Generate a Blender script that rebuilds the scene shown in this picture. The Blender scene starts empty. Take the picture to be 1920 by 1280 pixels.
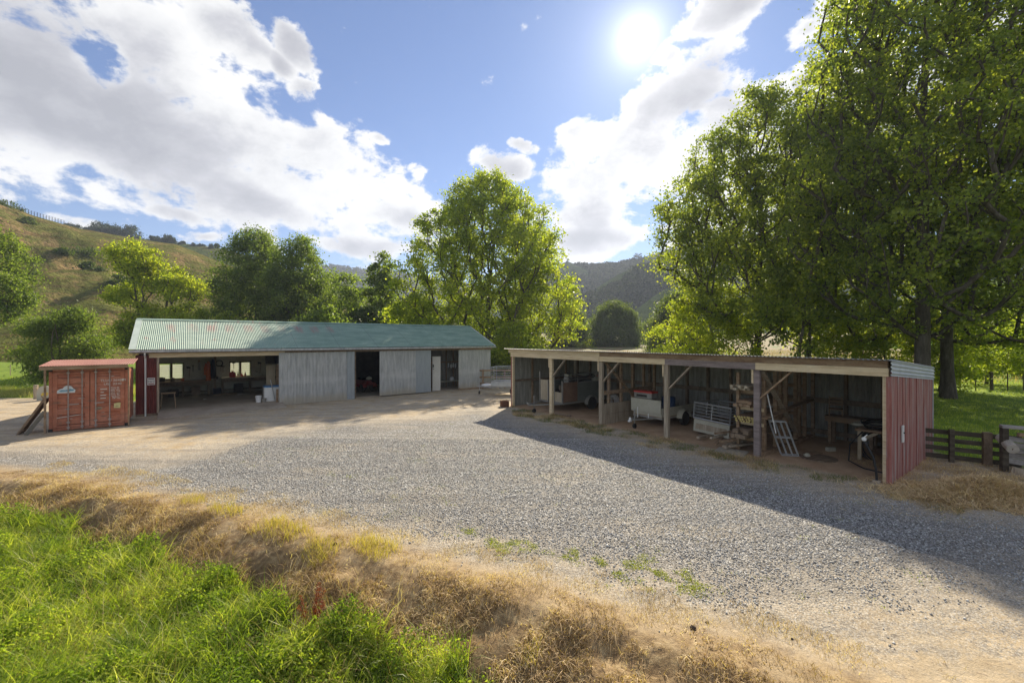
import bpy, math, random
import numpy as np
from mathutils import Vector, Matrix
R = math.radians
random.seed(7)
rng = np.random.default_rng(11)
scene = bpy.context.scene
COL = scene.collection

# ------------------------------------------------------------------ camera
CAMZ = 3.5
F = 800.0            # focal length in pixels of the 1920 wide photograph
CX, CY = 960.0, 636.0
cam_d = bpy.data.cameras.new('camera')
cam_d.lens = 15.0
cam_d.sensor_width = 36.0
cam_d.shift_y = -4.0 / 1920
cam_d.clip_start = 0.05
cam_d.clip_end = 20000
cam = bpy.data.objects.new('camera', cam_d)
COL.objects.link(cam)
cam.location = (0, 0, CAMZ)
cam.rotation_euler = (R(90), 0, 0)
scene.camera = cam

# ------------------------------------------------------------------ light
SUN_AZ = R(16.4)      # clockwise from +Y
SUN_EL = R(34.0)
SUN_DIR = Vector((math.sin(SUN_AZ) * math.cos(SUN_EL), math.cos(SUN_AZ) * math.cos(SUN_EL), math.sin(SUN_EL)))
sun_d = bpy.data.lights.new('sun', 'SUN')
sun_d.energy = 5.0
sun_d.angle = R(0.5)
sun_d.color = (1.0, 0.88, 0.69)
sun = bpy.data.objects.new('sun', sun_d)
COL.objects.link(sun)
sun.rotation_euler = SUN_DIR.to_track_quat('Z', 'Y').to_euler()

scene.view_settings.view_transform = 'Standard'
scene.view_settings.look = 'None'
scene.view_settings.exposure = 0.98
scene.view_settings.gamma = 1.0
scene.view_settings.use_curve_mapping = False


class NT:
    """small node-tree helper"""
    def __init__(self, tree):
        self.t = tree
        tree.nodes.clear()

    def n(self, kind, **kw):
        nd = self.t.nodes.new(kind)
        for k, v in kw.items():
            setattr(nd, k, v)
        return nd

    def set(self, sock, v):
        if v is None:
            return
        if isinstance(v, bpy.types.NodeSocket):
            self.t.links.new(v, sock)
        else:
            sock.default_value = v

    def m(self, op, a, b=None, c=None, clamp=False):
        nd = self.n('ShaderNodeMath', operation=op, use_clamp=clamp)
        self.set(nd.inputs[0], a)
        self.set(nd.inputs[1], b)
        self.set(nd.inputs[2], c)
        return nd.outputs[0]

    def vm(self, op, a, b=None, out=0):
        nd = self.n('ShaderNodeVectorMath', operation=op)
        self.set(nd.inputs[0], a)
        self.set(nd.inputs[1], b)
        return nd.outputs[out]

    def mix(self, f, a, b, blend='MIX'):
        nd = self.n('ShaderNodeMix', data_type='RGBA', blend_type=blend)
        self.set(nd.inputs['Factor'], f)
        A = [i for i in nd.inputs if i.name == 'A' and i.type == 'RGBA'][0]
        B = [i for i in nd.inputs if i.name == 'B' and i.type == 'RGBA'][0]
        self.set(A, a if isinstance(a, bpy.types.NodeSocket) else (*a[:3], 1))
        self.set(B, b if isinstance(b, bpy.types.NodeSocket) else (*b[:3], 1))
        return [o for o in nd.outputs if o.type == 'RGBA'][0]

    def ramp(self, f, stops, interp='LINEAR'):
        nd = self.n('ShaderNodeValToRGB')
        nd.color_ramp.interpolation = interp
        el = nd.color_ramp.elements
        while len(el) < len(stops):
            el.new(0.5)
        for e, (p, c) in zip(el, stops):
            e.position = p
            e.color = (*c[:3], 1) if hasattr(c, '__len__') else (c, c, c, 1)
        self.set(nd.inputs[0], f)
        return nd.outputs[0]

    def noise(self, vec, scale, detail=5, rough=0.55, dist=0.0, out='Fac'):
        nd = self.n('ShaderNodeTexNoise')
        self.set(nd.inputs['Vector'], vec)
        nd.inputs['Scale'].default_value = scale
        nd.inputs['Detail'].default_value = detail
        nd.inputs['Roughness'].default_value = rough
        nd.inputs['Distortion'].default_value = dist
        return nd.outputs[out]

    def voro(self, vec, scale, feature='F1', out='Distance', rnd=1.0):
        nd = self.n('ShaderNodeTexVoronoi', feature=feature)
        self.set(nd.inputs['Vector'], vec)
        nd.inputs['Scale'].default_value = scale
        nd.inputs['Randomness'].default_value = rnd
        return nd.outputs[out]

    def smooth(self, v, lo, hi):
        nd = self.n('ShaderNodeMapRange', interpolation_type='SMOOTHSTEP')
        self.set(nd.inputs['Value'], v)
        nd.inputs['From Min'].default_value = lo
        nd.inputs['From Max'].default_value = hi
        return nd.outputs[0]

    def maprange(self, v, a, b, c, d):
        nd = self.n('ShaderNodeMapRange')
        self.set(nd.inputs['Value'], v)
        nd.inputs['From Min'].default_value = a
        nd.inputs['From Max'].default_value = b
        nd.inputs['To Min'].default_value = c
        nd.inputs['To Max'].default_value = d
        return nd.outputs[0]

    def xyz(self, x, y, z):
        nd = self.n('ShaderNodeCombineXYZ')
        self.set(nd.inputs[0], x); self.set(nd.inputs[1], y); self.set(nd.inputs[2], z)
        return nd.outputs[0]

    def sep(self, v):
        nd = self.n('ShaderNodeSeparateXYZ')
        self.set(nd.inputs[0], v)
        return nd.outputs

    def stretch(self, vec, s):
        nd = self.n('ShaderNodeVectorMath', operation='MULTIPLY')
        self.set(nd.inputs[0], vec)
        nd.inputs[1].default_value = s
        return nd.outputs[0]

    def bump(self, h, strength, dist=0.02, normal=None):
        nd = self.n('ShaderNodeBump')
        nd.inputs['Strength'].default_value = strength
        nd.inputs['Distance'].default_value = dist
        self.set(nd.inputs['Height'], h)
        if normal is not None:
            self.set(nd.inputs['Normal'], normal)
        return nd.outputs[0]


# ------------------------------------------------------------------ sky
def make_world():
    w = bpy.data.worlds.new('World')
    scene.world = w
    w.use_nodes = True
    g = NT(w.node_tree)
    out = g.n('ShaderNodeOutputWorld')
    bg = g.n('ShaderNodeBackground')
    bg.inputs['Strength'].default_value = 0.12
    g.t.links.new(bg.outputs[0], out.inputs[0])
    sky = g.n('ShaderNodeTexSky', sky_type='NISHITA')
    sky.sun_disc = False
    sky.sun_elevation = SUN_EL
    sky.sun_rotation = SUN_AZ
    sky.air_density = 1.0
    sky.dust_density = 0.08
    sky.ozone_density = 2.0
    K = 1.0 / 0.12
    d = g.n('ShaderNodeTexCoord').outputs['Generated']
    d = g.vm('NORMALIZE', d)
    x, y, z = g.sep(d)
    az = g.m('ARCTAN2', x, y)
    el = g.m('ARCSINE', z)
    # distort blob outlines
    P = g.xyz(az, el, 0.0)
    wv = g.noise(g.stretch(P, (1, 1.3, 1)), 4.2, 4, 0.55, out='Color')
    wv = g.vm('SUBTRACT', wv, (0.5, 0.5, 0.5))
    Pw = g.vm('ADD', P, g.stretch(wv, (0.09, 0.07, 0)))
    def blob(px, py, rx, ry, rot, amp=1.0):
        t = (px - CX) / F; s = (CY - py) / F
        a = math.atan(t); e = math.atan(s / math.hypot(1, t))
        k = 1 / (1 + t * t)
        ra = rx / F * k; re = ry / F * math.sqrt(k)
        q = g.vm('SUBTRACT', Pw, (a, e, 0))
        c, sn = math.cos(R(rot)), math.sin(R(rot))
        qx, qy, _ = g.sep(q)
        u = g.m('MULTIPLY', g.m('ADD', g.m('MULTIPLY', qx, c), g.m('MULTIPLY', qy, -sn)), 1 / ra)
        v = g.m('MULTIPLY', g.m('ADD', g.m('MULTIPLY', qx, sn), g.m('MULTIPLY', qy, c)), 1 / re)
        r2 = g.m('ADD', g.m('MULTIPLY', u, u), g.m('MULTIPLY', v, v))
        return g.m('MULTIPLY', g.m('SUBTRACT', 1.0, r2), amp)
    blobs = [
        (60, 120, 440, 210, 8), (330, 200, 330, 170, 22), (620, 345, 240, 110, 20), (300, 300, 420, 110, 14),
        (-200, 130, 500, 230, 0), (420, 40, 120, 60, 25), (548, 72, 60, 34, 40), (560, 165, 36, 26, 0), (520, 110, 40, 26, 30), (460, 60, 60, 30, 20),
        (700, 400, 130, 42, 4), (520, 395, 160, 40, 10), (330, 405, 70, 22, 10), (140, 412, 62, 17, 3), (365, 446, 60, 13, -2),
        (690, 462, 115, 24, 3), (720, 254, 24, 10, 0), (785, 318, 22, 18, 0),
        (945, 316, 68, 30, 8), (975, 275, 36, 14, 10), (1265, 185, 150, 66, -22), (1340, 260, 120, 110, 0), (1130, 300, 150, 70, -20),
        (1230, 300, 170, 110, 0), (1120, 390, 150, 60, 0), (1110, 450, 150, 44, 0), (1080, 245, 46, 24, -20),
        (1370, 12, 100, 40, -14), (1505, 62, 56, 26, -24), (1560, 20, 60, 40, 0), (1620, 240, 160, 120, 0),
        (1263, 97, 30, 12, 0), (1500, 156, 40, 22, 0), (1500, 300, 200, 150, 0), (1420, 420, 260, 70, 0),
        (1900, 120, 260, 160, 0),
    ]
    acc = None
    for b in blobs:
        v = blob(*b)
        if acc is None:
            acc = v
        else:
            nd = g.n('ShaderNodeMath', operation='SMOOTH_MAX')
            g.set(nd.inputs[0], acc); g.set(nd.inputs[1], v); nd.inputs[2].default_value = 0.12
            acc = nd.outputs[0]
    # holes of blue
    for b in [(185, 108, 62, 44, 15, .62), (150, 316, 60, 26, 0, .6), (1240, 452, 60, 18, -10, .8), (470, 452, 50, 14, 0, .8)]:
        v = g.m('MAXIMUM', blob(*b), 0.0)
        acc = g.m('SUBTRACT', acc, g.m('MULTIPLY', v, 0.7))
    acc = g.m('MAXIMUM', acc, -0.9)
    # unseen broken clouds added behind the camera as fill light
    back = g.smooth(y, 0.25, -0.1)
    bn = g.m('MULTIPLY', g.m('SUBTRACT', g.noise(P, 1.6, 2, 0.5), 0.46), 5.0)
    acc = g.m('ADD', g.m('MULTIPLY', acc, g.m('SUBTRACT', 1.0, back)), g.m('MULTIPLY', bn, back))
    Ps = g.stretch(P, (1.0, 1.55, 1.0))
    n1 = g.noise(Ps, 8.0, 14, 0.63, 0.15)
    n2 = g.noise(Ps, 3.0, 3, 0.5, 0.1)
    dens = g.m('ADD', g.m('MULTIPLY', acc, 0.62), g.m('MULTIPLY', g.m('SUBTRACT', n1, 0.5), 3.6))
    alpha = g.smooth(dens, -0.08, 0.34)
    # thickness shading : thin rims transmit the sun behind them, thick middles are grey
    Pl = g.vm('ADD', Ps, (0.02, 0.035, 0.0))
    n3 = g.noise(Pl, 8.0, 14, 0.63, 0.15)
    relief = g.m('SUBTRACT', n1, n3)
    td = g.m('ADD', g.m('MULTIPLY', acc, 0.62), g.m('MULTIPLY', g.m('SUBTRACT', n1, 0.5), 1.5))
    thick = g.smooth(g.m('ADD', td, g.m('MULTIPLY', g.m('SUBTRACT', n2, 0.5), 2.1)), 0.02, 0.98)
    thick = g.m('SUBTRACT', thick, g.m('MULTIPLY', relief, 0.9), clamp=True)
    cl = g.ramp(thick, [(0.0, (0.98, 0.97, 0.95)), (0.35, (0.82, 0.82, 0.82)), (0.7, (0.56, 0.56, 0.595)), (1.0, (0.40, 0.405, 0.44))])
    cl = g.mix(1.0, cl, (K * 0.555, K * 0.555, K * 0.555), 'MULTIPLY')
    # clear-sky tint: slightly richer blue away from the sun, paler at the horizon
    skyc = g.mix(1.0, sky.outputs[0], (0.29, 0.375, 0.50), 'MULTIPLY')
    col = g.mix(alpha, skyc, cl)
    # aureole round the sun plus camera glare, both painted into the sky colour
    dp = g.vm('DOT_PRODUCT', d, tuple(SUN_DIR), out=1)
    ang = g.m('ARCCOSINE', g.m('MINIMUM', dp, 0.999999))
    a1 = g.m('MULTIPLY', g.m('EXPONENT', g.m('MULTIPLY', g.m('POWER', g.m('MULTIPLY', ang, 1 / 0.17), 2.0), -1.0)), 0.085 * K)
    a2 = g.m('MULTIPLY', g.m('EXPONENT', g.m('MULTIPLY', ang, -1 / 0.029)), 1.0 * K)
    glow = g.m('ADD', a1, a2)
    gl = g.mix(1.0, (1.0, 0.97, 0.93), g.xyz(glow, glow, glow), 'MULTIPLY')
    col = g.mix(1.0, col, gl, 'ADD')
    g.set(bg.inputs['Color'], col)
make_world()

# ------------------------------------------------------------------ helpers
def px(x, y, z=0.0):
    """point on the level plane z seen at a pixel of the photograph"""
    Y = (CAMZ - z) * F / (y - CY)
    return ((x - CX) / F * Y, Y)

class MB:
    def __init__(self):
        self.v = []; self.f = []
    def add(self, vs, fs):
        o = len(self.v)
        self.v += [tuple(p) for p in vs]
        self.f += [tuple(i + o for i in f) for f in fs]
        return self
    def box(self, x0, x1, y0, y1, z0, z1):
        return self.add([(x0, y0, z0), (x1, y0, z0), (x1, y1, z0), (x0, y1, z0), (x0, y0, z1), (x1, y0, z1), (x1, y1, z1), (x0, y1, z1)],
                 [(3, 2, 1, 0), (4, 5, 6, 7), (0, 1, 5, 4), (1, 2, 6, 5), (2, 3, 7, 6), (3, 0, 4, 7)])
    def beam(self, p, q, w, h, up=(0, 0, 1)):
        p = Vector(p); q = Vector(q); d = (q - p).normalized(); u = Vector(up)
        if abs(d.dot(u)) > .98: u = Vector((0, 1, 0))
        s = d.cross(u).normalized() * (w / 2); t = s.cross(d).normalized() * (h / 2)
        a = [p - s - t, p + s - t, p + s + t, p - s + t]; b = [x + (q - p) for x in a]
        return self.add(a + b, [(0, 1, 2, 3), (7, 6, 5, 4), (0, 4, 5, 1), (1, 5, 6, 2), (2, 6, 7, 3), (3, 7, 4, 0)])
    def tube(self, pts, r, n=8, cap=True):
        pts = [Vector(p) for p in pts]; m = len(pts)
        rs = r if hasattr(r, '__len__') else [r] * m
        d0 = (pts[1] - pts[0]).normalized()
        u = d0.cross(Vector((0, 0, 1)) if abs(d0.z) < .9 else Vector((1, 0, 0))).normalized()
        vs = []
        for i, p in enumerate(pts):
            d = (pts[min(i + 1, m - 1)] - pts[max(i - 1, 0)]).normalized()
            u = (u - d * u.dot(d)).normalized(); w = d.cross(u)
            for k in range(n):
                a = 2 * math.pi * k / n
                vs.append(p + (u * math.cos(a) + w * math.sin(a)) * rs[i])
        fs = [(i * n + k, i * n + (k + 1) % n, (i + 1) * n + (k + 1) % n, (i + 1) * n + k) for i in range(m - 1) for k in range(n)]
        if cap: fs += [tuple(range(n))[::-1], tuple(range((m - 1) * n, m * n))]
        return self.add(vs, fs)
    def cyl(self, p, q, r, n=16, r2=None):
        return self.tube([p, q], [r, r if r2 is None else r2], n)
    def lathe(self, prof, n=20, c=(0, 0, 0), axis='z'):
        vs = []; m = len(prof)
        for r, h in prof:
            for k in range(n):
                a = 2 * math.pi * k / n
                p = (r * math.cos(a), r * math.sin(a), h)
                if axis == 'y': p = (p[0], p[2], p[1])
                if axis == 'x': p = (p[2], p[0], p[1])
                vs.append((p[0] + c[0], p[1] + c[1], p[2] + c[2]))
        fs = [(i * n + k, i * n + (k + 1) % n, (i + 1) * n + (k + 1) % n, (i + 1) * n + k) for i in range(m - 1) for k in range(n)]
        fs += [tuple(range(n))[::-1], tuple(range((m - 1) * n, m * n))]
        return self.add(vs, fs)
    def prism(self, poly, a, b, axis='y'):
        """closed outline (pairs) extruded along an axis from a to b"""
        n = len(poly)
        def P(u, v, w):
            return (u, w, v) if axis == 'y' else ((w, u, v) if axis == 'x' else (u, v, w))
        vs = [P(u, v, a) for u, v in poly] + [P(u, v, b) for u, v in poly]
        fs = [tuple(range(n)), tuple(range(n, 2 * n))[::-1]] + [(i, (i + 1) % n, n + (i + 1) % n, n + i) for i in range(n)]
        return self.add(vs, fs)
    def corr(self, o, ax, ay, w, h, pitch=0.076, amp=0.009, per=6, rows=1, skip=None):
        """corrugated sheet: ribs run along ay, waves across ax; a thin double skin"""
        o = Vector(o); ax = Vector(ax).normalized(); ay = Vector(ay).normalized(); nz = ax.cross(ay)
        nx = max(2, int(w / pitch * per)); vs = []; fs = []
        for side in (0, 1):
            for j in range(rows + 1):
                for i in range(nx + 1):
                    u = w * i / nx
                    vs.append(o + ax * u + ay * (h * j / rows) + nz * (amp * math.sin(2 * math.pi * u / pitch) - side * 0.003))
        k = (nx + 1) * (rows + 1)
        for j in range(rows):
            for i in range(nx):
                a = j * (nx + 1) + i
                fs.append((a, a + 1, a + nx + 2, a + nx + 1))
                fs.append((k + a, k + a + nx + 1, k + a + nx + 2, k + a + 1))
        for i in range(nx):
            fs.append((i, k + i, k + i + 1, i + 1))
            t = rows * (nx + 1) + i
            fs.append((t, t + 1, k + t + 1, k + t))
        return self.add(vs, fs)
    def jitter(self, s):
        self.v = [(x + random.uniform(-s, s), y + random.uniform(-s, s), z + random.uniform(-s, s)) for x, y, z in self.v]
        return self
    def build(self, name, mat, parent=None, smooth=False, bevel=0):
        me = bpy.data.meshes.new(name)
        me.from_pydata(self.v, [], self.f)
        me.update()
        if smooth:
            for p in me.polygons: p.use_smooth = True
        me.materials.append(mat)
        o = bpy.data.objects.new(name, me)
        COL.objects.link(o)
        if parent is not None: o.parent = parent
        if bevel:
            b = o.modifiers.new('bevel', 'BEVEL'); b.width = bevel; b.segments = 2; b.limit_method = 'ANGLE'
        return o

def tag(o, label=None, cat=None, group=None, kind=None):
    if label: o['label'] = label
    if cat: o['category'] = cat
    if group: o['group'] = group
    if kind: o['kind'] = kind
    return o

def thing(name, label, cat, loc=(0, 0, 0), rz=0.0, group=None, rot=None):
    o = bpy.data.objects.new(name, None)
    o.empty_display_size = 0.1
    COL.objects.link(o)
    o.location = loc
    o.rotation_euler = rot if rot else (0, 0, rz)
    return tag(o, label, cat, group)

def copy_tree(o, parent=None):
    c = o.copy(); COL.objects.link(c)
    if parent is not None:
        c.parent = parent
    for ch in [q for q in bpy.data.objects if q.parent == o]:
        copy_tree(ch, c)
    return c

def np_mesh(name, V, nper, mat, parent=None, smooth=False):
    """V (N, nper, 3): N separate polygons of nper corners"""
    N = V.shape[0]
    me = bpy.data.meshes.new(name)
    me.vertices.add(N * nper); me.loops.add(N * nper); me.polygons.add(N)
    me.vertices.foreach_set('co', V.reshape(-1).astype(np.float32))
    me.loops.foreach_set('vertex_index', np.arange(N * nper, dtype=np.int32))
    me.polygons.foreach_set('loop_start', np.arange(0, N * nper, nper, dtype=np.int32))
    me.polygons.foreach_set('loop_total', np.full(N, nper, dtype=np.int32))
    me.update(calc_edges=True)
    me.materials.append(mat)
    o = bpy.data.objects.new(name, me); COL.objects.link(o)
    if parent is not None: o.parent = parent
    return o

def np_mesh_idx(name, V, Fq, mat, parent=None, smooth=False):
    """V (n,3), Fq (m,k) index faces"""
    m, k = Fq.shape
    me = bpy.data.meshes.new(name)
    me.vertices.add(len(V)); me.loops.add(m * k); me.polygons.add(m)
    me.vertices.foreach_set('co', V.reshape(-1).astype(np.float32))
    me.loops.foreach_set('vertex_index', Fq.reshape(-1).astype(np.int32))
    me.polygons.foreach_set('loop_start', np.arange(0, m * k, k, dtype=np.int32))
    me.polygons.foreach_set('loop_total', np.full(m, k, dtype=np.int32))
    if smooth: me.polygons.foreach_set('use_smooth', np.ones(m, dtype=bool))
    me.update(calc_edges=True)
    me.materials.append(mat)
    o = bpy.data.objects.new(name, me); COL.objects.link(o)
    if parent is not None: o.parent = parent
    return o

# ------------------------------------------------------------------ materials
def mat_new(name):
    m = bpy.data.materials.new(name); m.use_nodes = True
    g = NT(m.node_tree)
    out = g.n('ShaderNodeOutputMaterial')
    return m, g, out

def surf(name, cols, scale=4.0, rough=0.8, metal=0.0, bump=0.0, stretch=(1, 1, 1), spread=(0.3, 0.7), fine=0.25, fscale=None,
         spots=None, spot_scale=3.0, spot_at=(0.58, 0.66), spec=0.3, coord='Object', detail=6, spot_stretch=None, splash=None):
    """noise through a ramp of cols, finer noise on top, optional spots (rust, dirt, bare patches), optional bump"""
    m, g, out = mat_new(name)
    b = g.n('ShaderNodeBsdfPrincipled')
    g.t.links.new(b.outputs[0], out.inputs[0])
    co = g.n('ShaderNodeTexCoord').outputs[coord]
    cs = g.stretch(co, stretch)
    n = g.noise(cs, scale, detail, 0.6)
    k = len(cols)
    if k > 1:
        st = [(spread[0] + (spread[1] - spread[0]) * i / (k - 1), c) for i, c in enumerate(cols)]
        c = g.ramp(n, st)
    else:
        c = g.mix(n, [q * 0.85 for q in cols[0]], [min(1, q * 1.12) for q in cols[0]])
    nf = g.noise(cs, fscale or scale * 9, 4, 0.65)
    c = g.mix(1.0, c, g.ramp(nf, [(0.25, 1 - fine), (0.75, 1 + fine * 0.6)]), 'MULTIPLY')
    if spots is not None:
        s = g.noise(g.stretch(co, spot_stretch or stretch), spot_scale, 7, 0.65)
        c = g.mix(g.smooth(s, *spot_at), c, spots)
    if splash is not None:      # mud splashed up from the yard, and a chalky water line
        zz = g.m('ADD', g.sep(co)[2], g.m('MULTIPLY', g.m('SUBTRACT', g.noise(co, 2.5, 5, 0.7), 0.5), 0.7))
        c = g.mix(g.m('MULTIPLY', g.smooth(zz, 0.62, 0.12), 0.6), c, splash)
        band = g.m('MULTIPLY', g.smooth(zz, 1.05, 1.22), g.smooth(zz, 1.62, 1.32))
        c = g.mix(g.m('MULTIPLY', band, 0.28), c, (0.66, 0.66, 0.65))
    g.set(b.inputs['Base Color'], c)
    g.set(b.inputs['Roughness'], g.maprange(nf, 0.2, 0.8, max(0.05, rough - 0.1), min(1, rough + 0.1)))
    b.inputs['Metallic'].default_value = metal
    b.inputs['Specular IOR Level'].default_value = spec
    if bump:
        g.set(b.inputs['Normal'], g.bump(g.m('ADD', n, g.m('MULTIPLY', nf, 0.6)), bump, 0.02))
    return m

def leaf_mat(name, c0, c1, c2, trans=0.45, rough=0.5, patch=0.0, ps=0.3, spec=0.3):
    m, g, out = mat_new(name)
    geo = g.n('ShaderNodeNewGeometry')
    rnd = geo.outputs['Random Per Island']
    f = rnd
    if patch:
        nz = g.noise(geo.outputs['Position'], ps, 2, 0.5)
        f = g.m('ADD', g.m('MULTIPLY', rnd, 1 - patch), g.m('MULTIPLY', g.smooth(nz, 0.35, 0.65), patch))
    c = g.ramp(f, [(0.05, c0), (0.5, c1), (0.95, c2)])
    df = g.n('ShaderNodeBsdfPrincipled')
    g.set(df.inputs['Base Color'], c); df.inputs['Roughness'].default_value = rough
    df.inputs['Specular IOR Level'].default_value = spec
    tr = g.n('ShaderNodeBsdfTranslucent')
    tc = g.mix(1.0, c, (1.8, 1.95, 0.6), 'MULTIPLY')
    g.set(tr.inputs['Color'], tc)
    mx = g.n('ShaderNodeMixShader'); mx.inputs[0].default_value = trans
    g.t.links.new(df.outputs[0], mx.inputs[1]); g.t.links.new(tr.outputs[0], mx.inputs[2])
    g.t.links.new(mx.outputs[0], out.inputs[0])
    return m
# ------------------------------------------------------------------ site frames
AU = (0.798, 0.603)     # along the long shed
AV = (-0.603, 0.798)    # away from the yard, behind the long shed
RZ_S = math.atan2(AU[1], AU[0])
P0 = (-17.66, 20.02)    # long shed, front left corner
O0 = (0.0, 22.4)        # open shed, far front corner
RZ_R = math.atan2(-0.798, 0.603)
ZS = -0.14              # ground at the long shed

def S(x, y=0.0):
    return (P0[0] + x * AU[0] + y * AV[0], P0[1] + x * AU[1] + y * AV[1])
def Q(x, y=0.0):
    return (O0[0] + x * .603 + y * .798, O0[1] - x * .798 + y * .603)
def s_at(pxx, y=0.0):
    t = (pxx - CX) / F
    ox, oy = S(0, y)
    return (t * oy - ox) / (AU[0] - t * AU[1])
def q_at(pxx, y=0.0):
    t = (pxx - CX) / F
    ox, oy = Q(0, y)
    return (t * oy - ox) / (.603 + t * .798)
def sz(x, y, py):
    return CAMZ - (py - CY) / F * S(x, y)[1]
def qz(x, y, py):
    return CAMZ - (py - CY) / F * Q(x, y)[1]

EX = np.array([-40, -25, -13.1, -9.5, -5.96, -2.69, -0.85, 0.61, 2.0, 2.9, 6, 12, 40])
EY = np.array([17, 13.6, 10.95, 9.9, 8.5, 6.93, 6.17, 5.45, 4.7, 4.28, 2.4, -1, -12])

def sst(a, b, v):
    t = np.clip((v - a) / (b - a), 0, 1)
    return t * t * (3 - 2 * t)

def vnoise(x, y, s=1.0, seed=0):
    """smooth value noise, vectorised"""
    x = np.asarray(x, float) * s + 17.3 * seed; y = np.asarray(y, float) * s - 9.1 * seed
    xi = np.floor(x).astype(np.int64); yi = np.floor(y).astype(np.int64)
    fx = x - xi; fy = y - yi
    fx = fx * fx * (3 - 2 * fx); fy = fy * fy * (3 - 2 * fy)
    def h(a, b):
        n = (a * 374761393 + b * 668265263 + seed * 974711) & 0x7fffffff
        n = ((n ^ (n >> 13)) * 1274126177) & 0x7fffffff
        return ((n ^ (n >> 16)) & 0xffff) / 65535.0
    return (h(xi, yi) * (1 - fx) + h(xi + 1, yi) * fx) * (1 - fy) + (h(xi, yi + 1) * (1 - fx) + h(xi + 1, yi + 1) * fx) * fy

def fbm(x, y, s=1.0, o=4, seed=0, g=0.5):
    r = 0; a = 1; t = 0
    for i in range(o):
        r = r + a * vnoise(x, y, s * 2 ** i, seed + i); t += a; a *= g
    return r / t

def bank_s(x, y):
    """metres past the yard edge, towards the camera"""
    x = np.asarray(x, float); y = np.asarray(y, float)
    return (np.interp(x, EX, EY) - y) * 0.87 + (fbm(x, y, 0.9, 3, 5) - 0.5) * 0.5

def gz(x, y):
    x = np.asarray(x, float); y = np.asarray(y, float)
    v = x * AV[0] + y * AV[1]
    z = ZS * sst(19, 26, v)
    far = np.sqrt((x * .7) ** 2 + y ** 2)
    z = z + np.maximum(far - 42, 0) * 0.040 * sst(38, 70, far)
    s = bank_s(x, y)
    dep = 0.56 - 0.36 * sst(-1.2, 2.2, x)
    z = z - dep * sst(0.05, 1.35, s) + 0.05 * sst(-0.9, 0.0, s) * (1 - sst(0.0, 0.4, s))
    z = z + (fbm(x, y, 2.2, 4, 9) - 0.5) * (0.03 + 0.26 * sst(0.0, 0.5, s) * (1 - sst(1.4, 2.6, s)) * 1.0) 
    z = z + (fbm(x, y, 0.35, 3, 2) - 0.5) * 0.05
    d = fld(x, y)
    return z + (fbm(x, y, 0.5, 3, 21) - 0.5) * 0.25 * sst(0.5, 4, d)

def seg_dist(x, y, poly):
    d = np.full(np.shape(x), 1e9); ins = np.zeros(np.shape(x), bool)
    n = len(poly)
    for i in range(n):
        ax, ay = poly[i]; bx, by = poly[(i + 1) % n]
        ex, ey = bx - ax, by - ay
        t = np.clip(((x - ax) * ex + (y - ay) * ey) / (ex * ex + ey * ey), 0, 1)
        d = np.minimum(d, np.hypot(x - ax - t * ex, y - ay - t * ey))
        c = ((ay > y) != (by > y))
        with np.errstate(divide='ignore', invalid='ignore'):
            xi = ax + (y - ay) * ex / (ey if ey else 1e-9)
        ins ^= c & (x < xi)
    return np.where(ins, d, -d)

YARD = [(-45, 26), (-30, 26.5), (-24, 25.6), S(-2, 5), S(0, 7.6), S(20.6, 7.6), S(21.2, 3), S(21.5, 1.5), Q(-1, 5.2), Q(15.2, 5.0), (12.7, 12.6), (13.9, 11.9), (20, 8), (45, -2), (45, -30), (-45, -30)]
GRAVEL = [px(230, 912), px(60, 884), px(-200, 872), px(-200, 846), px(100, 848), px(300, 866), px(385, 850), px(500, 815), px(640, 795), px(800, 786), px(905, 768), px(980, 796), px(1125, 826), px(1254, 862), px(1383, 892), px(1560, 930), px(1700, 958), px(1900, 990), px(2050, 1000),
          px(2200, 1060), px(1920, 1075), px(1760, 1072), px(1620, 1092), px(1480, 1112), px(1360, 1106), px(1150, 1068), px(1010, 1035), px(880, 1010), px(700, 975), px(520, 950), px(380, 935)]
SFLOOR = [Q(-0.2, 0.1), Q(15.1, 0.1), Q(15.1, 4.5), Q(-0.2, 4.5)]
def fld(x, y): return -seg_dist(np.asarray(x, float), np.asarray(y, float), YARD)
def grv(x, y): return seg_dist(np.asarray(x, float), np.asarray(y, float), GRAVEL)

def axis(lo, hi, fine_lo, fine_hi, d, grow):
    a = list(np.arange(fine_lo, fine_hi, d)); s = d; v = a[-1]
    while v < hi: s *= grow; v += s; a.append(v)
    s = d; v = a[0]
    while v > lo: s *= grow; v -= s; a.insert(0, v)
    return np.array(a)
gx = axis(-1300, 1300, -14, 15, 0.11, 1.07)
gy = axis(-300, 1400, 3.0, 17, 0.085, 1.045)
GX, GY = np.meshgrid(gx, gy)
GZ = gz(GX, GY)
GZ = np.where(GY > 200, np.minimum(GZ, 6.0), GZ)
Vg = np.stack([GX, GY, GZ], -1).reshape(-1, 3)
ni, nj = len(gx), len(gy)
I = np.arange(ni * nj).reshape(nj, ni)
Fg = np.stack([I[:-1, :-1], I[:-1, 1:], I[1:, 1:], I[1:, :-1]], -1).reshape(-1, 4)

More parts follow.
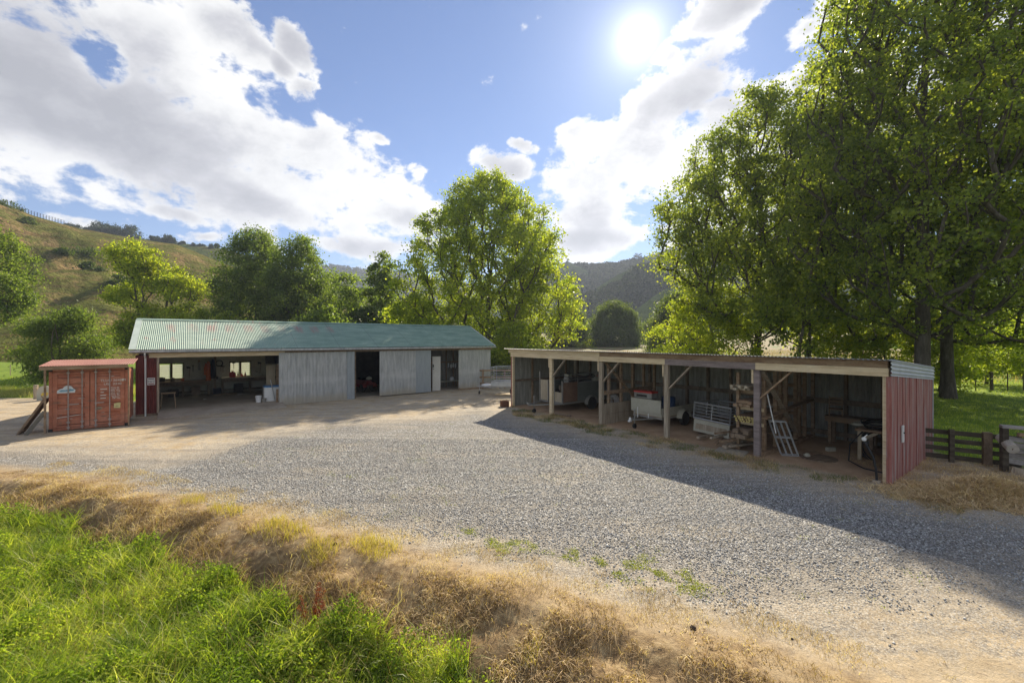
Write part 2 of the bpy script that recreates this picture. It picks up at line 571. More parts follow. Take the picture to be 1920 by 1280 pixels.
def ground_mat():
    m, g, out = mat_new('ground')
    b = g.n('ShaderNodeBsdfPrincipled'); g.t.links.new(b.outputs[0], out.inputs[0])
    P = g.n('ShaderNodeNewGeometry').outputs['Position']
    def at(n):
        nd = g.n('ShaderNodeAttribute'); nd.attribute_name = n
        return nd.outputs['Fac']
    nL = g.noise(P, 0.35, 4, 0.6)
    nM = g.noise(P, 1.6, 6, 0.65)
    nF = g.noise(P, 9.0, 6, 0.7)
    nXF = g.noise(P, 45.0, 4, 0.7)
    def wob(a, k1, k2):
        return g.m('ADD', g.m('ADD', a, g.m('MULTIPLY', g.m('SUBTRACT', nM, 0.5), k1)), g.m('MULTIPLY', g.m('SUBTRACT', nF, 0.5), k2))
    # dirt
    dirt = g.ramp(nM, [(0.28, (0.34, 0.25, 0.14)), (0.5, (0.51, 0.395, 0.24)), (0.72, (0.62, 0.50, 0.33))])
    dirt = g.mix(1.0, dirt, g.ramp(nXF, [(0.25, 0.62), (0.7, 1.2)]), 'MULTIPLY')
    dirt = g.mix(g.smooth(nF, 0.56, 0.70), dirt, (0.17, 0.105, 0.055))
    # crushed stone, two sizes
    v1 = g.voro(P, 36.0, out='Color'); v1d = g.voro(P, 36.0)
    v2 = g.voro(P, 70.0, out='Color')
    s1 = g.ramp(g.sep(v1)[0], [(0.0, (0.07, 0.067, 0.064)), (0.3, (0.25, 0.25, 0.25)), (0.7, (0.52, 0.52, 0.51)), (1.0, (0.86, 0.85, 0.82))])
    s2 = g.ramp(g.sep(v2)[0], [(0.0, (0.09, 0.086, 0.08)), (0.6, (0.30, 0.285, 0.26)), (1.0, (0.60, 0.57, 0.50))])
    stone = g.mix(g.smooth(nF, 0.4, 0.6), s1, s2)
    stone = g.mix(g.smooth(v1d, 0.42, 0.8), stone, (0.05, 0.045, 0.04))
    # fine chips strewn over the dirt
    chips = g.mix(g.smooth(g.sep(v2)[1], 0.55, 0.6), dirt, s2)
    fine = g.mix(g.m('MULTIPLY', g.smooth(nM, 0.25, 0.6), g.smooth(at('bank'), -0.7, -2.6)), dirt, chips)
    ga = wob(at('gravel'), 2.6, 1.2)
    col = g.mix(g.smooth(ga, -2.0, -0.1), fine, g.mix(0.55, chips, s2))
    col = g.mix(g.smooth(ga, -0.2, 1.1), col, stone)
    # tyre-packed pale bands through the gravel
    tr = g.noise(g.stretch(P, (0.35, 0.9, 1)), 0.8, 2, 0.5)
    col = g.mix(g.m('MULTIPLY', g.smooth(tr, 0.52, 0.68), 0.42), col, g.mix(0.65, col, (0.42, 0.355, 0.26)))
    tr2 = g.noise(g.stretch(P, (0.22, 1.9, 1)), 1.1, 4, 0.6)
    col = g.mix(1.0, col, g.ramp(tr2, [(0.34, (0.80, 0.80, 0.81)), (0.5, (1, 1, 1)), (0.66, (1.10, 1.08, 1.04))]), 'MULTIPLY')
    col = g.mix(g.m('MULTIPLY', g.smooth(g.noise(P, 3.2, 7, 0.75), 0.50, 0.60), 0.5), col, g.mix(0.5, s2, (0.22, 0.18, 0.13)))
    # verge and bank: dead grass litter
    dead = g.ramp(nF, [(0.3, (0.10, 0.06, 0.03)), (0.5, (0.27, 0.18, 0.085)), (0.7, (0.48, 0.36, 0.19))])
    ba = wob(at('bank'), 0.9, 0.5)
    col = g.mix(g.smooth(ba, -0.9, 0.0), col, g.mix(g.smooth(nM, 0.3, 0.6), dirt, dead))
    col = g.mix(g.smooth(ba, -0.1, 0.35), col, dead)
    soil = g.ramp(nM, [(0.3, (0.03, 0.022, 0.012)), (0.7, (0.10, 0.065, 0.033))])
    col = g.mix(g.m('MULTIPLY', g.smooth(ba, 0.45, 0.9), 0.6), col, soil)
    gr = wob(at('green'), 0.7, 0.4)
    under = g.ramp(nF, [(0.3, (0.02, 0.035, 0.008)), (0.7, (0.07, 0.11, 0.02))])
    col = g.mix(g.smooth(gr, -0.1, 0.2), col, under)
    # shed floor clay
    sf = wob(at('clay'), 0.7, 0.3)
    clay = g.ramp(nM, [(0.3, (0.37, 0.24, 0.145)), (0.7, (0.54, 0.385, 0.25))])
    clay = g.mix(1.0, clay, g.ramp(nXF, [(0.25, 0.75), (0.7, 1.1)]), 'MULTIPLY')
    col = g.mix(g.smooth(sf, -0.35, 0.0), col, clay)
    # pasture
    fd = wob(at('field'), 1.2, 0.6)
    pas = g.ramp(nM, [(0.25, (0.08, 0.14, 0.010)), (0.5, (0.15, 0.23, 0.016)), (0.75, (0.24, 0.30, 0.03))])
    pas = g.mix(1.0, pas, g.ramp(g.noise(P, 22, 3, 0.7), [(0.25, 0.7), (0.75, 1.25)]), 'MULTIPLY')
    scr = g.ramp(nF, [(0.3, (0.10, 0.08, 0.035)), (0.5, (0.23, 0.17, 0.09)), (0.7, (0.34, 0.25, 0.14))])
    scr = g.mix(g.smooth(nL, 0.5, 0.6), scr, (0.11, 0.15, 0.03))
    pas = g.mix(at('scrub'), pas, scr)
    col = g.mix(g.smooth(fd, -0.3, 0.25), col, pas)
    g.set(b.inputs['Base Color'], col)
    b.inputs['Roughness'].default_value = 0.85
    b.inputs['Specular IOR Level'].default_value = 0.25
    hs = g.m('MULTIPLY', g.m('SUBTRACT', 0.6, v1d), g.smooth(ga, -0.8, 0.4))
    hh = g.m('ADD', g.m('MULTIPLY', hs, 1.0), g.m('ADD', g.m('MULTIPLY', nF, 0.8), g.m('MULTIPLY', nXF, 0.35)))
    g.set(b.inputs['Normal'], g.bump(hh, 0.9, 0.03))
    return m
ground = np_mesh_idx('ground', Vg, Fg, ground_mat(), smooth=True)
tag(ground, kind='structure')
fx_, fy_ = Vg[:, 0], Vg[:, 1]
bs = bank_s(fx_, fy_)
def attr(o, n, a):
    at = o.data.attributes.new(n, 'FLOAT', 'POINT')
    at.data.foreach_set('value', np.asarray(a, np.float32))
attr(ground, 'gravel', np.clip(grv(fx_, fy_), -5, 5))
attr(ground, 'bank', np.clip(bs, -4, 4))
def green_s(x, y):
    return bank_s(x, y) - 0.95 - 0.9 * sst(-1.2, 1.0, x) - 3.5 * sst(0.3, 1.5, x)
attr(ground, 'green', np.clip(green_s(fx_, fy_), -3, 3))
attr(ground, 'clay', np.clip(seg_dist(fx_, fy_, SFLOOR), -3, 3))
attr(ground, 'field', np.clip(fld(fx_, fy_), -4, 4))
ang_ = fx_ / np.maximum(fy_, 1)
attr(ground, 'scrub', sst(-0.1, 0.02, ang_) * (1 - sst(0.95, 1.05, ang_)) * sst(30, 38, fy_))

# ------------------------------------------------------------------ hills
def hill(name, prof, Yb, Yr, zb, mat, nt=160, ny=60, rough=0.06, seed=0, crest=0.35, tmin=None, tmax=None, amp2=0.0, power=1.0):
    """a ridge whose skyline runs through prof (px, py); foot at distance Yb, crest at Yr, falling away behind"""
    pxs = np.array([p[0] for p in prof], float); pys = np.array([p[1] for p in prof], float)
    ts = np.linspace((pxs[0] - CX) / F, (pxs[-1] - CX) / F, nt)
    k = np.concatenate([np.linspace(0, 1, ny), np.linspace(1.04, 1.9, 14)])
    T, Kk = np.meshgrid(ts, k)
    yb = np.interp(T * F + CX, [p[0] for p in Yb], [p[1] for p in Yb])
    yr = np.interp(T * F + CX, [p[0] for p in Yr], [p[1] for p in Yr])
    Y = yb + (yr - yb) * Kk
    X = T * Y
    zr = CAMZ + (CY - np.interp(T * F + CX, pxs, pys)) / F * yr
    h = np.where(Kk <= 1, Kk ** power * (1 + 0.12 * np.sin(Kk * np.pi)), 1 - (Kk - 1) * 0.75)
    Z = zb + (zr - zb) * h
    n = fbm(X, Y, 1.0 / (12 + 0.06 * yr.mean()), 5, seed) - 0.5
    n2 = np.abs(fbm(X + 0.5 * Y, Y * 0.5 - X, 1.0 / (16 + 0.07 * yr.mean()), 4, seed + 50) - 0.5)
    env = np.sin(np.clip(Kk, 0, 1) * np.pi) * 0.8 + crest * sst(0, 0.2, Kk)
    Z = Z + (n * 2 - n2 * amp2) * (zr - zb) * rough * env
    V = np.stack([X, Y, Z], -1).reshape(-1, 3)
    a, b_ = T.shape
    I = np.arange(a * b_).reshape(a, b_)
    Fc = np.stack([I[:-1, :-1], I[:-1, 1:], I[1:, 1:], I[1:, :-1]], -1).reshape(-1, 4)
    o = np_mesh_idx(name, V, Fc, mat, smooth=True)
    tag(o, kind='structure')
    return o, T, Kk, V.reshape(a, b_, 3)

def hill_mat(name, dry, green, dark, s=0.05, mixat=(0.42, 0.58), terr=0.0):
    m, g, out = mat_new(name)
    b = g.n('ShaderNodeBsdfPrincipled'); g.t.links.new(b.outputs[0], out.inputs[0])
    P = g.n('ShaderNodeNewGeometry').outputs['Position']
    n1 = g.noise(P, s, 6, 0.65); n2 = g.noise(P, s * 5, 6, 0.7, 0.4); n3 = g.noise(P, s * 22, 4, 0.7)
    # stock tracks: thin contour-following terraces
    zz = g.sep(P)[2]
    tz = g.noise(g.stretch(P, (0.10, 0.10, 1.9)), s * 12, 4, 0.6)
    c = g.mix(g.smooth(g.m('ADD', g.m('MULTIPLY', n1, 0.5), g.m('MULTIPLY', n2, 0.5)), *mixat), dry, green)
    c = g.mix(g.m('MULTIPLY', g.smooth(tz, 0.50, 0.62), terr), c, g.mix(0.6, c, [q * 0.45 for q in dry]))
    c = g.mix(g.smooth(n2, 0.60, 0.70), c, dark)
    c = g.mix(1.0, c, g.ramp(n3, [(0.25, 0.6), (0.75, 1.35)]), 'MULTIPLY')
    g.set(b.inputs['Base Color'], c)
    b.inputs['Roughness'].default_value = 1.0
    b.inputs['Specular IOR Level'].default_value = 0.0
    g.set(b.inputs['Normal'], g.bump(g.m('ADD', n2, g.m('MULTIPLY', n3, 0.35)), 1.0, 2.6))
    return m
MH_grass = hill_mat('dry pasture', (0.33, 0.23, 0.115), (0.16, 0.17, 0.05), (0.08, 0.06, 0.028), 0.06, (0.38, 0.52), 0.9)
MH_green = hill_mat('far pasture', (0.12, 0.12, 0.045), (0.07, 0.10, 0.03), (0.05, 0.06, 0.02), 0.02)
MH_bush = hill_mat('bush cover', (0.05, 0.07, 0.025), (0.035, 0.055, 0.02), (0.015, 0.025, 0.01), 0.03)
MH_far = hill_mat('distant range', (0.05, 0.075, 0.05), (0.04, 0.065, 0.04), (0.02, 0.04, 0.03), 0.01)

flat = lambda v: [(-3000, v), (4000, v)]
hA, TA, KA, VA = hill('hill', [(-1100, 60), (-600, 190), (-200, 310), (0, 378), (60, 402), (150, 428), (250, 447), (330, 458), (420, 492), (520, 530), (640, 572), (760, 612), (900, 640)],
                  [(-1100, 46), (200, 50), (900, 80)], [(-1100, 90), (0, 125), (420, 150), (900, 170)], 0.0, MH_grass, 360, 190, 0.125, 3, 0.06, amp2=3.6)
hB, TB, KB, VB = hill('hill', [(-100, 425), (60, 424), (120, 430), (200, 438), (300, 452), (340, 456), (420, 466), (520, 500), (640, 530), (760, 566), (900, 600), (1000, 640)],
                  flat(175), flat(260), 8.0, MH_green, 140, 40, 0.05, 8, 0.05)
hC, TC, KC, VC = hill('distant_hill', [(440, 560), (560, 512), (620, 498), (680, 508), (740, 513), (800, 520), (860, 530), (960, 560), (1100, 560)],
                  flat(600), flat(900), 10.0, MH_far, 120, 30, 0.06, 12, 0.05)
hD, TD, KD, VD = hill('hill', [(840, 560), (940, 545), (1010, 520), (1040, 505), (1062, 489), (1080, 496), (1130, 497), (1170, 492), (1200, 484), (1225, 476), (1260, 465), (1330, 450), (1450, 440), (1600, 430), (1800, 450), (2050, 470), (2250, 460)],
                  flat(330), flat(520), 6.0, MH_bush, 240, 60, 0.07, 15, 0.04, amp2=1.5)
hE, TE, KE, VE = hill('hill', [(1040, 640), (1062, 575), (1080, 560), (1110, 545), (1150, 520), (1190, 500), (1230, 492), (1300, 480), (1400, 505), (1500, 540), (1640, 585), (1800, 610), (2000, 630)],
                  flat(230), flat(330), 5.0, MH_bush, 160, 60, 0.06, 19, 0.05, amp2=1.5)
hF, TF, KF, VF = hill('hill', [(1160, 632), (1178, 592), (1200, 575), (1225, 556), (1245, 543), (1280, 530), (1340, 540), (1420, 570), (1520, 610), (1600, 636)],
                  flat(170), flat(235), 4.0, MH_bush, 90, 40, 0.05, 23, 0.03)
hG, TG, KG, VG = hill('hill', [(1560, 640), (1650, 600), (1760, 560), (1860, 525), (2000, 500), (2300, 470), (2800, 460)],
                  [(1500, 75), (2400, 60), (3400, 50)], [(1500, 190), (3400, 150)], 1.6, hill_mat('bright pasture', (0.17, 0.20, 0.05), (0.12, 0.22, 0.03), (0.07, 0.11, 0.02), 0.05), 120, 50, 0.04, 29, 0.05)

# ------------------------------------------------------------------ trees
BARK = surf('bark', [(0.055, 0.042, 0.03), (0.10, 0.082, 0.062), (0.16, 0.14, 0.11)], 6, 0.95, bump=0.9, stretch=(1, 1, 0.25), fine=0.4)
L_pop = leaf_mat('leaf poplar', (0.12, 0.155, 0.03), (0.22, 0.26, 0.045), (0.40, 0.40, 0.06), 0.62, 0.42, 0.35, 0.5)
L_big = leaf_mat('leaf broad', (0.09, 0.12, 0.036), (0.175, 0.21, 0.052), (0.34, 0.345, 0.075), 0.6, 0.42, 0.3, 0.4)
L_yel = leaf_mat('leaf yellowing', (0.14, 0.18, 0.03), (0.25, 0.29, 0.04), (0.42, 0.40, 0.06), 0.56, 0.5, 0.3, 0.5)
L_dark = leaf_mat('leaf dark', (0.07, 0.105, 0.033), (0.125, 0.165, 0.05), (0.21, 0.25, 0.07), 0.55, 0.5, 0.3, 0.3)
L_wil = leaf_mat('leaf willow', (0.06, 0.085, 0.03), (0.10, 0.13, 0.045), (0.17, 0.20, 0.07), 0.45, 0.55, 0.3, 0.4)
L_bush = leaf_mat('leaf scrub', (0.035, 0.06, 0.018), (0.07, 0.10, 0.028), (0.12, 0.15, 0.045), 0.4, 0.6, 0.3, 0.5)
L_cover = leaf_mat('bush canopy', (0.018, 0.027, 0.013), (0.035, 0.048, 0.022), (0.06, 0.075, 0.03), 0.12, 0.8, spec=0.05)
L_pine = leaf_mat('leaf pine', (0.015, 0.03, 0.016), (0.03, 0.05, 0.024), (0.05, 0.075, 0.03), 0.2, 0.7)

def rand_unit(n):
    v = rng.normal(size=(n, 3)); return v / np.linalg.norm(v, axis=1)[:, None]

def leaf_quads(C, size, aspect=0.75, up=0.25, droop=0.0):
    """a bent kite-shaped leaf (two triangles as one quad) at each centre"""
    n = len(C)
    nrm = rand_unit(n); nrm[:, 2] = nrm[:, 2] * 0.8 + up
    nrm /= np.linalg.norm(nrm, axis=1)[:, None]
    r = rand_unit(n); r[:, 2] -= droop
    a = np.cross(nrm, r); a /= np.linalg.norm(a, axis=1)[:, None] + 1e-9
    b = np.cross(nrm, a)
    s = size * rng.uniform(0.6, 1.25, n)[:, None]
    ln = b if not droop else b
    V = np.stack([C - ln * s * 0.5, C + a * s * 0.5 * aspect + nrm * s * 0.06, C + ln * s * 0.5, C - a * s * 0.5 * aspect + nrm * s * 0.06], 1)
    return V

def tube_np(mb, pts, rad, n=6):
    mb.tube(pts, rad, n, cap=False)

def tree(name, label, cat, loc, H, Rr, pw=0.52, base=0.15, nl=20000, leaf=0.2, mat=None, ncl=220, seed=1, shape=0.75, trunk=0.3, group=None, cr=0.75, stems=1, lean=(0, 0), bark=None, lobes=None,
         gap=0.0, aspect=0.8, crown_off=(0, 0), low=0.0, droop=0.0, sq=1.0, fork=0.35):
    rs = np.random.default_rng(seed)
    x0, y0 = loc[:2]
    z0 = float(gz(x0, y0)) if len(loc) == 2 else loc[2]
    root = thing(name, label, cat, (x0, y0, z0 - 0.1), rs.uniform(0, 6), group)
    hb = H * base
    n = ncl
    k = rs.uniform(0, 1, n * 3)
    k = k ** 0.85
    th = rs.uniform(0, 2 * np.pi, n * 3)
    prof = np.sin(np.pi * np.clip(k, 0, 1) ** shape) ** pw
    lob = 1 + 0.13 * np.sin(3 * th + seed + 4 * k) + 0.10 * np.sin(5 * th + 2.1 * seed - 7 * k)
    w = prof * lob
    keep = rs.uniform(0, 1.15, n * 3) < w
    k, th, w = k[keep][:n], th[keep][:n], w[keep][:n]
    rr = Rr * w * np.sqrt(rs.uniform(0.16, 1.12, len(k)))
    C = np.stack([np.cos(th) * rr + crown_off[0] * (0.4 + 0.6 * k), np.sin(th) * rr * sq + crown_off[1] * (0.4 + 0.6 * k), hb + (H - hb) * k - cr * 0.5], 1)
    C[:, 2] -= low * (rr / Rr) * 1.5
    if lobes:
        wts = np.array([l[3] ** 2.2 for l in lobes]); li = rs.choice(len(lobes), len(k), p=wts / wts.sum())
        La = np.array(lobes)[li]
        dd_ = rs.normal(size=(len(k), 3)); dd_ /= np.linalg.norm(dd_, axis=1)[:, None]
        dd_ *= (rs.uniform(0.15, 1, len(k)) ** 0.45)[:, None]
        C = np.stack([La[:, 0] * Rr + dd_[:, 0] * La[:, 3] * Rr, La[:, 1] * Rr + dd_[:, 1] * La[:, 3] * Rr, La[:, 2] * H + dd_[:, 2] * La[:, 3] * Rr * 0.8], 1)
        root.rotation_euler = (0, 0, 0)
    C[:, 2] = np.maximum(C[:, 2], 0.5)
    # skeleton
    tips = []
    mb = MB()
    trunks = []
    for s in range(stems):
        a = rs.uniform(0, 6.28); top = H * rs.uniform(0.74, 0.86) if stems == 1 else H * rs.uniform(0.55, 0.8)
        off = 0.0 if stems == 1 else 0.25 + 0.15 * s
        b0 = np.array([math.cos(a) * off, math.sin(a) * off, 0])
        ds = np.array([math.cos(a), math.sin(a)]) * (Rr * 0.3 if stems > 1 else Rr * 0.05)
        m = 14; pts = []
        for i in range(m):
            u = i / (m - 1)
            wob = 0.02 * H * np.array([math.sin(u * 5 + seed + s), math.cos(u * 4 + seed * 2 + s)]) * u
            pts.append(np.array([b0[0] + ds[0] * u + wob[0] + lean[0] * u, b0[1] + ds[1] * u + wob[1] + lean[1] * u, top * u]))
        trunks.append(pts)
    nodes = []; par = []
    tid = []
    for pts in trunks:
        for i, p in enumerate(pts):
            nodes.append(p); par.append(len(nodes) - 2 if i else -1); tid.append(i)
    nT = len(nodes)
    Ca = C.copy()
    order = np.argsort(np.hypot(C[:, 0], C[:, 1]) + 0.3 * np.abs(C[:, 2] - hb))
    N = np.array(nodes); chains = []
    N = list(nodes); paths = []
    arr = np.zeros((nT + len(C) * 4, 3)); arr[:nT] = np.array(nodes); cnt = nT
    parent = np.full(nT + len(C) * 4, -1); parent[:nT] = par
    ok_t = np.array([p[2] > hb * 0.6 for p in nodes])
    for ci in order:
        c = C[ci]
        A = arr[:cnt]
        dv = c - A
        hd = np.hypot(dv[:, 0], dv[:, 1])
        dd = np.sqrt(hd ** 2 + dv[:, 2] ** 2) + np.maximum(0, hd * fork + 0.2 - dv[:, 2]) * 1.6
        dd[:nT][~ok_t] += 50
        j = int(np.argmin(dd)); p = A[j].copy()
        L = np.linalg.norm(c - p)
        m = 4 if L > 0.12 * H else 2
        prev = j; path = [p]
        for q in range(1, m + 1):
            u = q / m
            pt = p + (c - p) * u
            pt[2] += -0.10 * L * math.sin(u * math.pi) * (1 if c[2] > p[2] else -1)
            pt[:2] += rs.normal(size=2) * 0.03 * L * (1 if q < m else 0)
            arr[cnt] = pt; parent[cnt] = prev; prev = cnt; cnt += 1; path.append(pt)
        paths.append((j, prev, m))
    desc = np.zeros(cnt); 
    for j in range(cnt - 1, -1, -1):
        desc[j] += 1
        if parent[j] >= 0: desc[parent[j]] += desc[j]
    rtip = 0.012 * (H / 12) ** 0.5 + 0.006
    def rad(j):
        return min(trunk * 0.26, rtip * desc[j] ** 0.46)
    first = nT
    for (j, last, m) in paths:
        idx = [j] + list(range(last - m + 1, last + 1))
        rr_ = [min(rad(i), rad(idx[1]) * 1.0) for i in idx]
        mb.tube([tuple(arr[i]) for i in idx], rr_, 5, cap=False)
    for pts in trunks:
        m = len(pts)
        tr = []
        for i, p in enumerate(pts):
            u = i / (m - 1); r = trunk * (1 - u) ** 0.8 * (0.9 if stems == 1 else 0.75) + 0.02
            if i == 0: r *= 1.35
            tr.append(r)
        mb.tube([tuple(p) for p in pts], tr, 10, cap=False)
    mb.build('trunk', bark or BARK, root, smooth=True)
    # leaves round the cluster centres and along the outer half of their twigs
    per = rs.multinomial(nl, np.ones(len(C)) / len(C))
    ci = np.repeat(np.arange(len(C)), per)
    s3 = rs.normal(size=(nl, 3)); s3 /= np.linalg.norm(s3, axis=1)[:, None]
    rad_ = rs.uniform(0, 1, nl) ** 0.45
    crs = cr * rs.uniform(0.65, 1.35, len(C))
    rad_ = rad_ * np.where(rs.uniform(0, 1, nl) < 0.42, rs.uniform(1.2, 2.3, nl), 1.0)
    LP = C[ci] + s3 * (rad_ * crs[ci])[:, None] * np.array([1.0, 1.0, 0.62])
    if droop:
        LP[:, 2] -= droop * rs.uniform(0, 1, nl) ** 1.5 * (np.hypot(C[ci, 0], C[ci, 1]) / Rr)
        LP[:, 2] = np.maximum(LP[:, 2], 0.15)
    else:
        LP[:, 2] -= 0.25 * cr * (np.hypot(s3[:, 0], s3[:, 1]) * rad_)
    global rng
    keepr = rng; rng = rs
    V = leaf_quads(LP, leaf, aspect, 0.25, droop)
    rng = keepr
    np_mesh('crown', V, 4, mat or L_pop, root)
    return root

def at_px(p, Y):
    return ((p - CX) / F * Y, Y)
def hgt(py, Y, z=0.0):
    return CAMZ + (CY - py) / F * Y - z
def T(name, label, cat, p, Y, top, Rpx, **kw):
    x, y = at_px(p, Y); z = float(gz(x, y))
    return tree(name, label, cat, (x, y), hgt(top, Y, z), Rpx / F * Y, **kw)

G_big = 'tall broadleaf trees behind the open shed'
T('poplar_tree', 'lone bright green rounded poplar standing just behind the long green-roofed shed', 'tree', 916, 50, 312, 150, base=0.07, nl=115000, leaf=0.24, mat=L_pop, ncl=900, seed=3, shape=0.62, trunk=0.42, cr=0.85, fork=0.9, pw=0.6)
T('poplar_tree', 'tall tree whose dark trunk rises behind the middle of the open shed roof', 'tree', 1420, 32, 148, 172, base=0.20, nl=100000, leaf=0.18, mat=L_big, ncl=800, seed=8, shape=0.60, trunk=0.28, cr=0.68, fork=0.9, group=G_big, pw=0.72)
T('poplar_tree', 'largest tree with thick forked trunk behind the red end of the open shed', 'tree', 1728, 20.5, -260, 205, base=0.17, nl=110000, leaf=0.15, mat=L_big, ncl=950, seed=21, shape=0.72, trunk=0.34, cr=0.55, fork=0.8, group=G_big)
T('poplar_tree', 'tall shady tree whose trunk foot stands on the lawn right of the red shed end', 'tree', 1778, 25, -120, 205, base=0.11, nl=60000, leaf=0.17, mat=L_big, ncl=500, seed=33, shape=0.6, trunk=0.32, cr=0.6, group=G_big)
T('poplar_tree', 'tall tree at the right edge of the photo above the log-ended loading ramp', 'tree', 2010, 20, -150, 200, base=0.17, nl=52000, leaf=0.15, mat=L_big, ncl=450, seed=41, shape=0.7, trunk=0.3, cr=0.6, group=G_big)
T('poplar_tree', 'tree filling the gap between the two tallest trunks, leaning pale trunk', 'tree', 1605, 34, 190, 150, base=0.12, nl=60000, leaf=0.2, mat=L_big, ncl=480, seed=52, shape=0.62, trunk=0.24, cr=0.7, lean=(-1.0, 0), group=G_big)
T('young_tree', 'slender three-stemmed young tree above the open shed roof beside the dark trunk', 'tree', 1485, 25, 470, 60, base=0.35, nl=7000, leaf=0.18, mat=L_big, ncl=60, seed=55, stems=3, trunk=0.14, cr=0.6)
T('young_tree', 'small yellow-green sapling seen over the open shed between the trunks', 'tree', 1572, 30, 590, 42, base=0.05, nl=5000, leaf=0.18, mat=L_yel, ncl=45, seed=57, trunk=0.07, cr=0.6)
T('young_tree', 'yellow-green low spray of foliage beside the thick trunk behind the shed end', 'tree', 1660, 27, 615, 36, base=0.05, nl=4500, leaf=0.17, mat=L_yel, ncl=40, seed=58, trunk=0.07, cr=0.55)
T('young_tree', 'bright leafy young tree just behind the open shed left of the tall trunks', 'tree', 1330, 33, 520, 85, base=0.08, nl=26000, leaf=0.15, mat=L_yel, ncl=200, seed=59, trunk=0.12, cr=0.55)
T('young_tree', 'leafy spray of low branches between the two trunk feet by the red wall', 'tree', 1762, 29, 575, 55, base=0.10, nl=11000, leaf=0.17, mat=L_pop, ncl=80, seed=66, trunk=0.07, cr=0.7)
T('young_tree', 'leafy young tree on the lawn under the big trees, right of the red wall', 'tree', 1850, 33, 560, 60, base=0.18, nl=11000, leaf=0.17, mat=L_pop, ncl=80, seed=60, trunk=0.10, cr=0.7)
T('young_tree', 'low leafy sapling at the right edge beyond the batten fence', 'tree', 1925, 38, 585, 45, base=0.15, nl=7000, leaf=0.2, mat=L_yel, ncl=50, seed=61, trunk=0.10, cr=0.7)

# left of the long shed
T('yellowing_tree', 'yellow-green wide forked tree behind the left end of the long shed', 'tree', 286, 46, 430, 100, base=0.16, nl=42000, leaf=0.2, mat=L_yel, ncl=260, lobes=[(-.35, 0, .80, .42), (.02, .2, .68, .40), (.62, 0, .60, .34), (-.62, .1, .56, .30), (.70, -.1, .38, .34), (-.25, 0, .40, .34), (.25, 0, .36, .36), (-.55, 0, .27, .30)], seed=71, shape=0.75, trunk=0.27, cr=0.75, stems=2, fork=0.9)
T('leafy_tree', 'green tree cut by the left edge of the photo on the hillside foot', 'tree', -16, 44, 414, 58, base=0.34, nl=30000, leaf=0.19, mat=L_dark, ncl=220, seed=73, trunk=0.22, cr=0.7)
T('feathery_bush', 'dark feathery bush rising behind the rusty red container', 'bush', 114, 31, 566, 84, base=0.12, nl=36000, leaf=0.17, mat=L_dark, ncl=170, seed=75, shape=0.6, trunk=0.12, cr=0.62, stems=3, aspect=0.42, fork=0.7, lobes=[(-.35, 0, .72, .36), (.25, .1, .80, .36), (.62, 0, .52, .34), (-.68, 0, .42, .32), (.0, -.2, .45, .36), (.8, 0, .28, .26), (-.3, 0, .22, .34), (.35, 0, .24, .34)])
T('dark_tree', 'left of the two big dark green trees behind the shed roof', 'tree', 478, 58, 418, 64, base=0.08, nl=55000, leaf=0.24, mat=L_dark, ncl=380, seed=77, shape=0.6, trunk=0.3, cr=0.95, group='dark green trees behind the shed roof')
T('dark_tree', 'right of the two big dark green trees behind the shed roof, lower and fuller', 'tree', 560, 56, 436, 64, base=0.06, nl=55000, leaf=0.24, mat=L_dark, ncl=380, seed=79, shape=0.6, trunk=0.3, cr=0.95, group='dark green trees behind the shed roof')
G_mid = 'mixed trees behind the middle of the long shed'
T('leafy_tree', 'mid green round tree beyond the shed ridge, right of the dark pair', 'tree', 640, 66, 500, 62, base=0.05, nl=16000, leaf=0.36, mat=L_dark, ncl=110, seed=81, trunk=0.22, cr=1.3, group=G_mid)
T('slim_tree', 'narrow tree with small tuft on top standing above its neighbours beyond the ridge', 'tree', 716, 62, 468, 26, base=0.12, nl=9000, leaf=0.32, mat=L_dark, ncl=60, seed=83, trunk=0.2, cr=0.9, shape=1.5, group=G_mid)
T('leafy_tree', 'yellow-green low tree at the foot of the lone poplar, left side', 'tree', 768, 50, 548, 58, base=0.04, nl=14000, leaf=0.28, mat=L_pop, ncl=100, seed=85, trunk=0.15, cr=1.0, group=G_mid)
T('leafy_tree', 'squat green tree filling the gap right of the slim tufted tree', 'tree', 700, 58, 570, 60, base=0.12, nl=60000, leaf=0.2, mat=L_bush, ncl=480, seed=86, trunk=0.24, cr=0.7, group=G_mid)
T('leafy_tree', 'bright green shrub-like tree behind the shed ridge under the dark pair', 'tree', 610, 50, 560, 50, base=0.04, nl=9000, leaf=0.28, mat=L_dark, ncl=60, seed=87, trunk=0.12, cr=1.0, group=G_mid)
T('leafy_tree', 'low bush behind the ridge between the yellowing tree and the dark pair', 'tree', 405, 46, 592, 28, base=0.03, nl=6000, leaf=0.26, mat=L_bush, ncl=40, seed=88, trunk=0.1, cr=0.9, group=G_mid)
T('leafy_tree', 'green bush against the foot of the dark pair, left side', 'tree', 430, 50, 572, 26, base=0.03, nl=6000, leaf=0.26, mat=L_pop, ncl=40, seed=89, trunk=0.1, cr=0.9, group=G_mid)
T('leafy_tree', 'bush under the lone poplar beside the right gable of the long shed', 'tree', 968, 40, 596, 44, base=0.03, nl=13000, leaf=0.24, mat=L_pop, ncl=90, seed=90, trunk=0.12, cr=0.9)
T('leafy_tree', 'low bush in the gap between the two sheds', 'tree', 935, 42, 640, 40, base=0.02, nl=7000, leaf=0.24, mat=L_big, ncl=50, seed=91, trunk=0.1, cr=0.8)
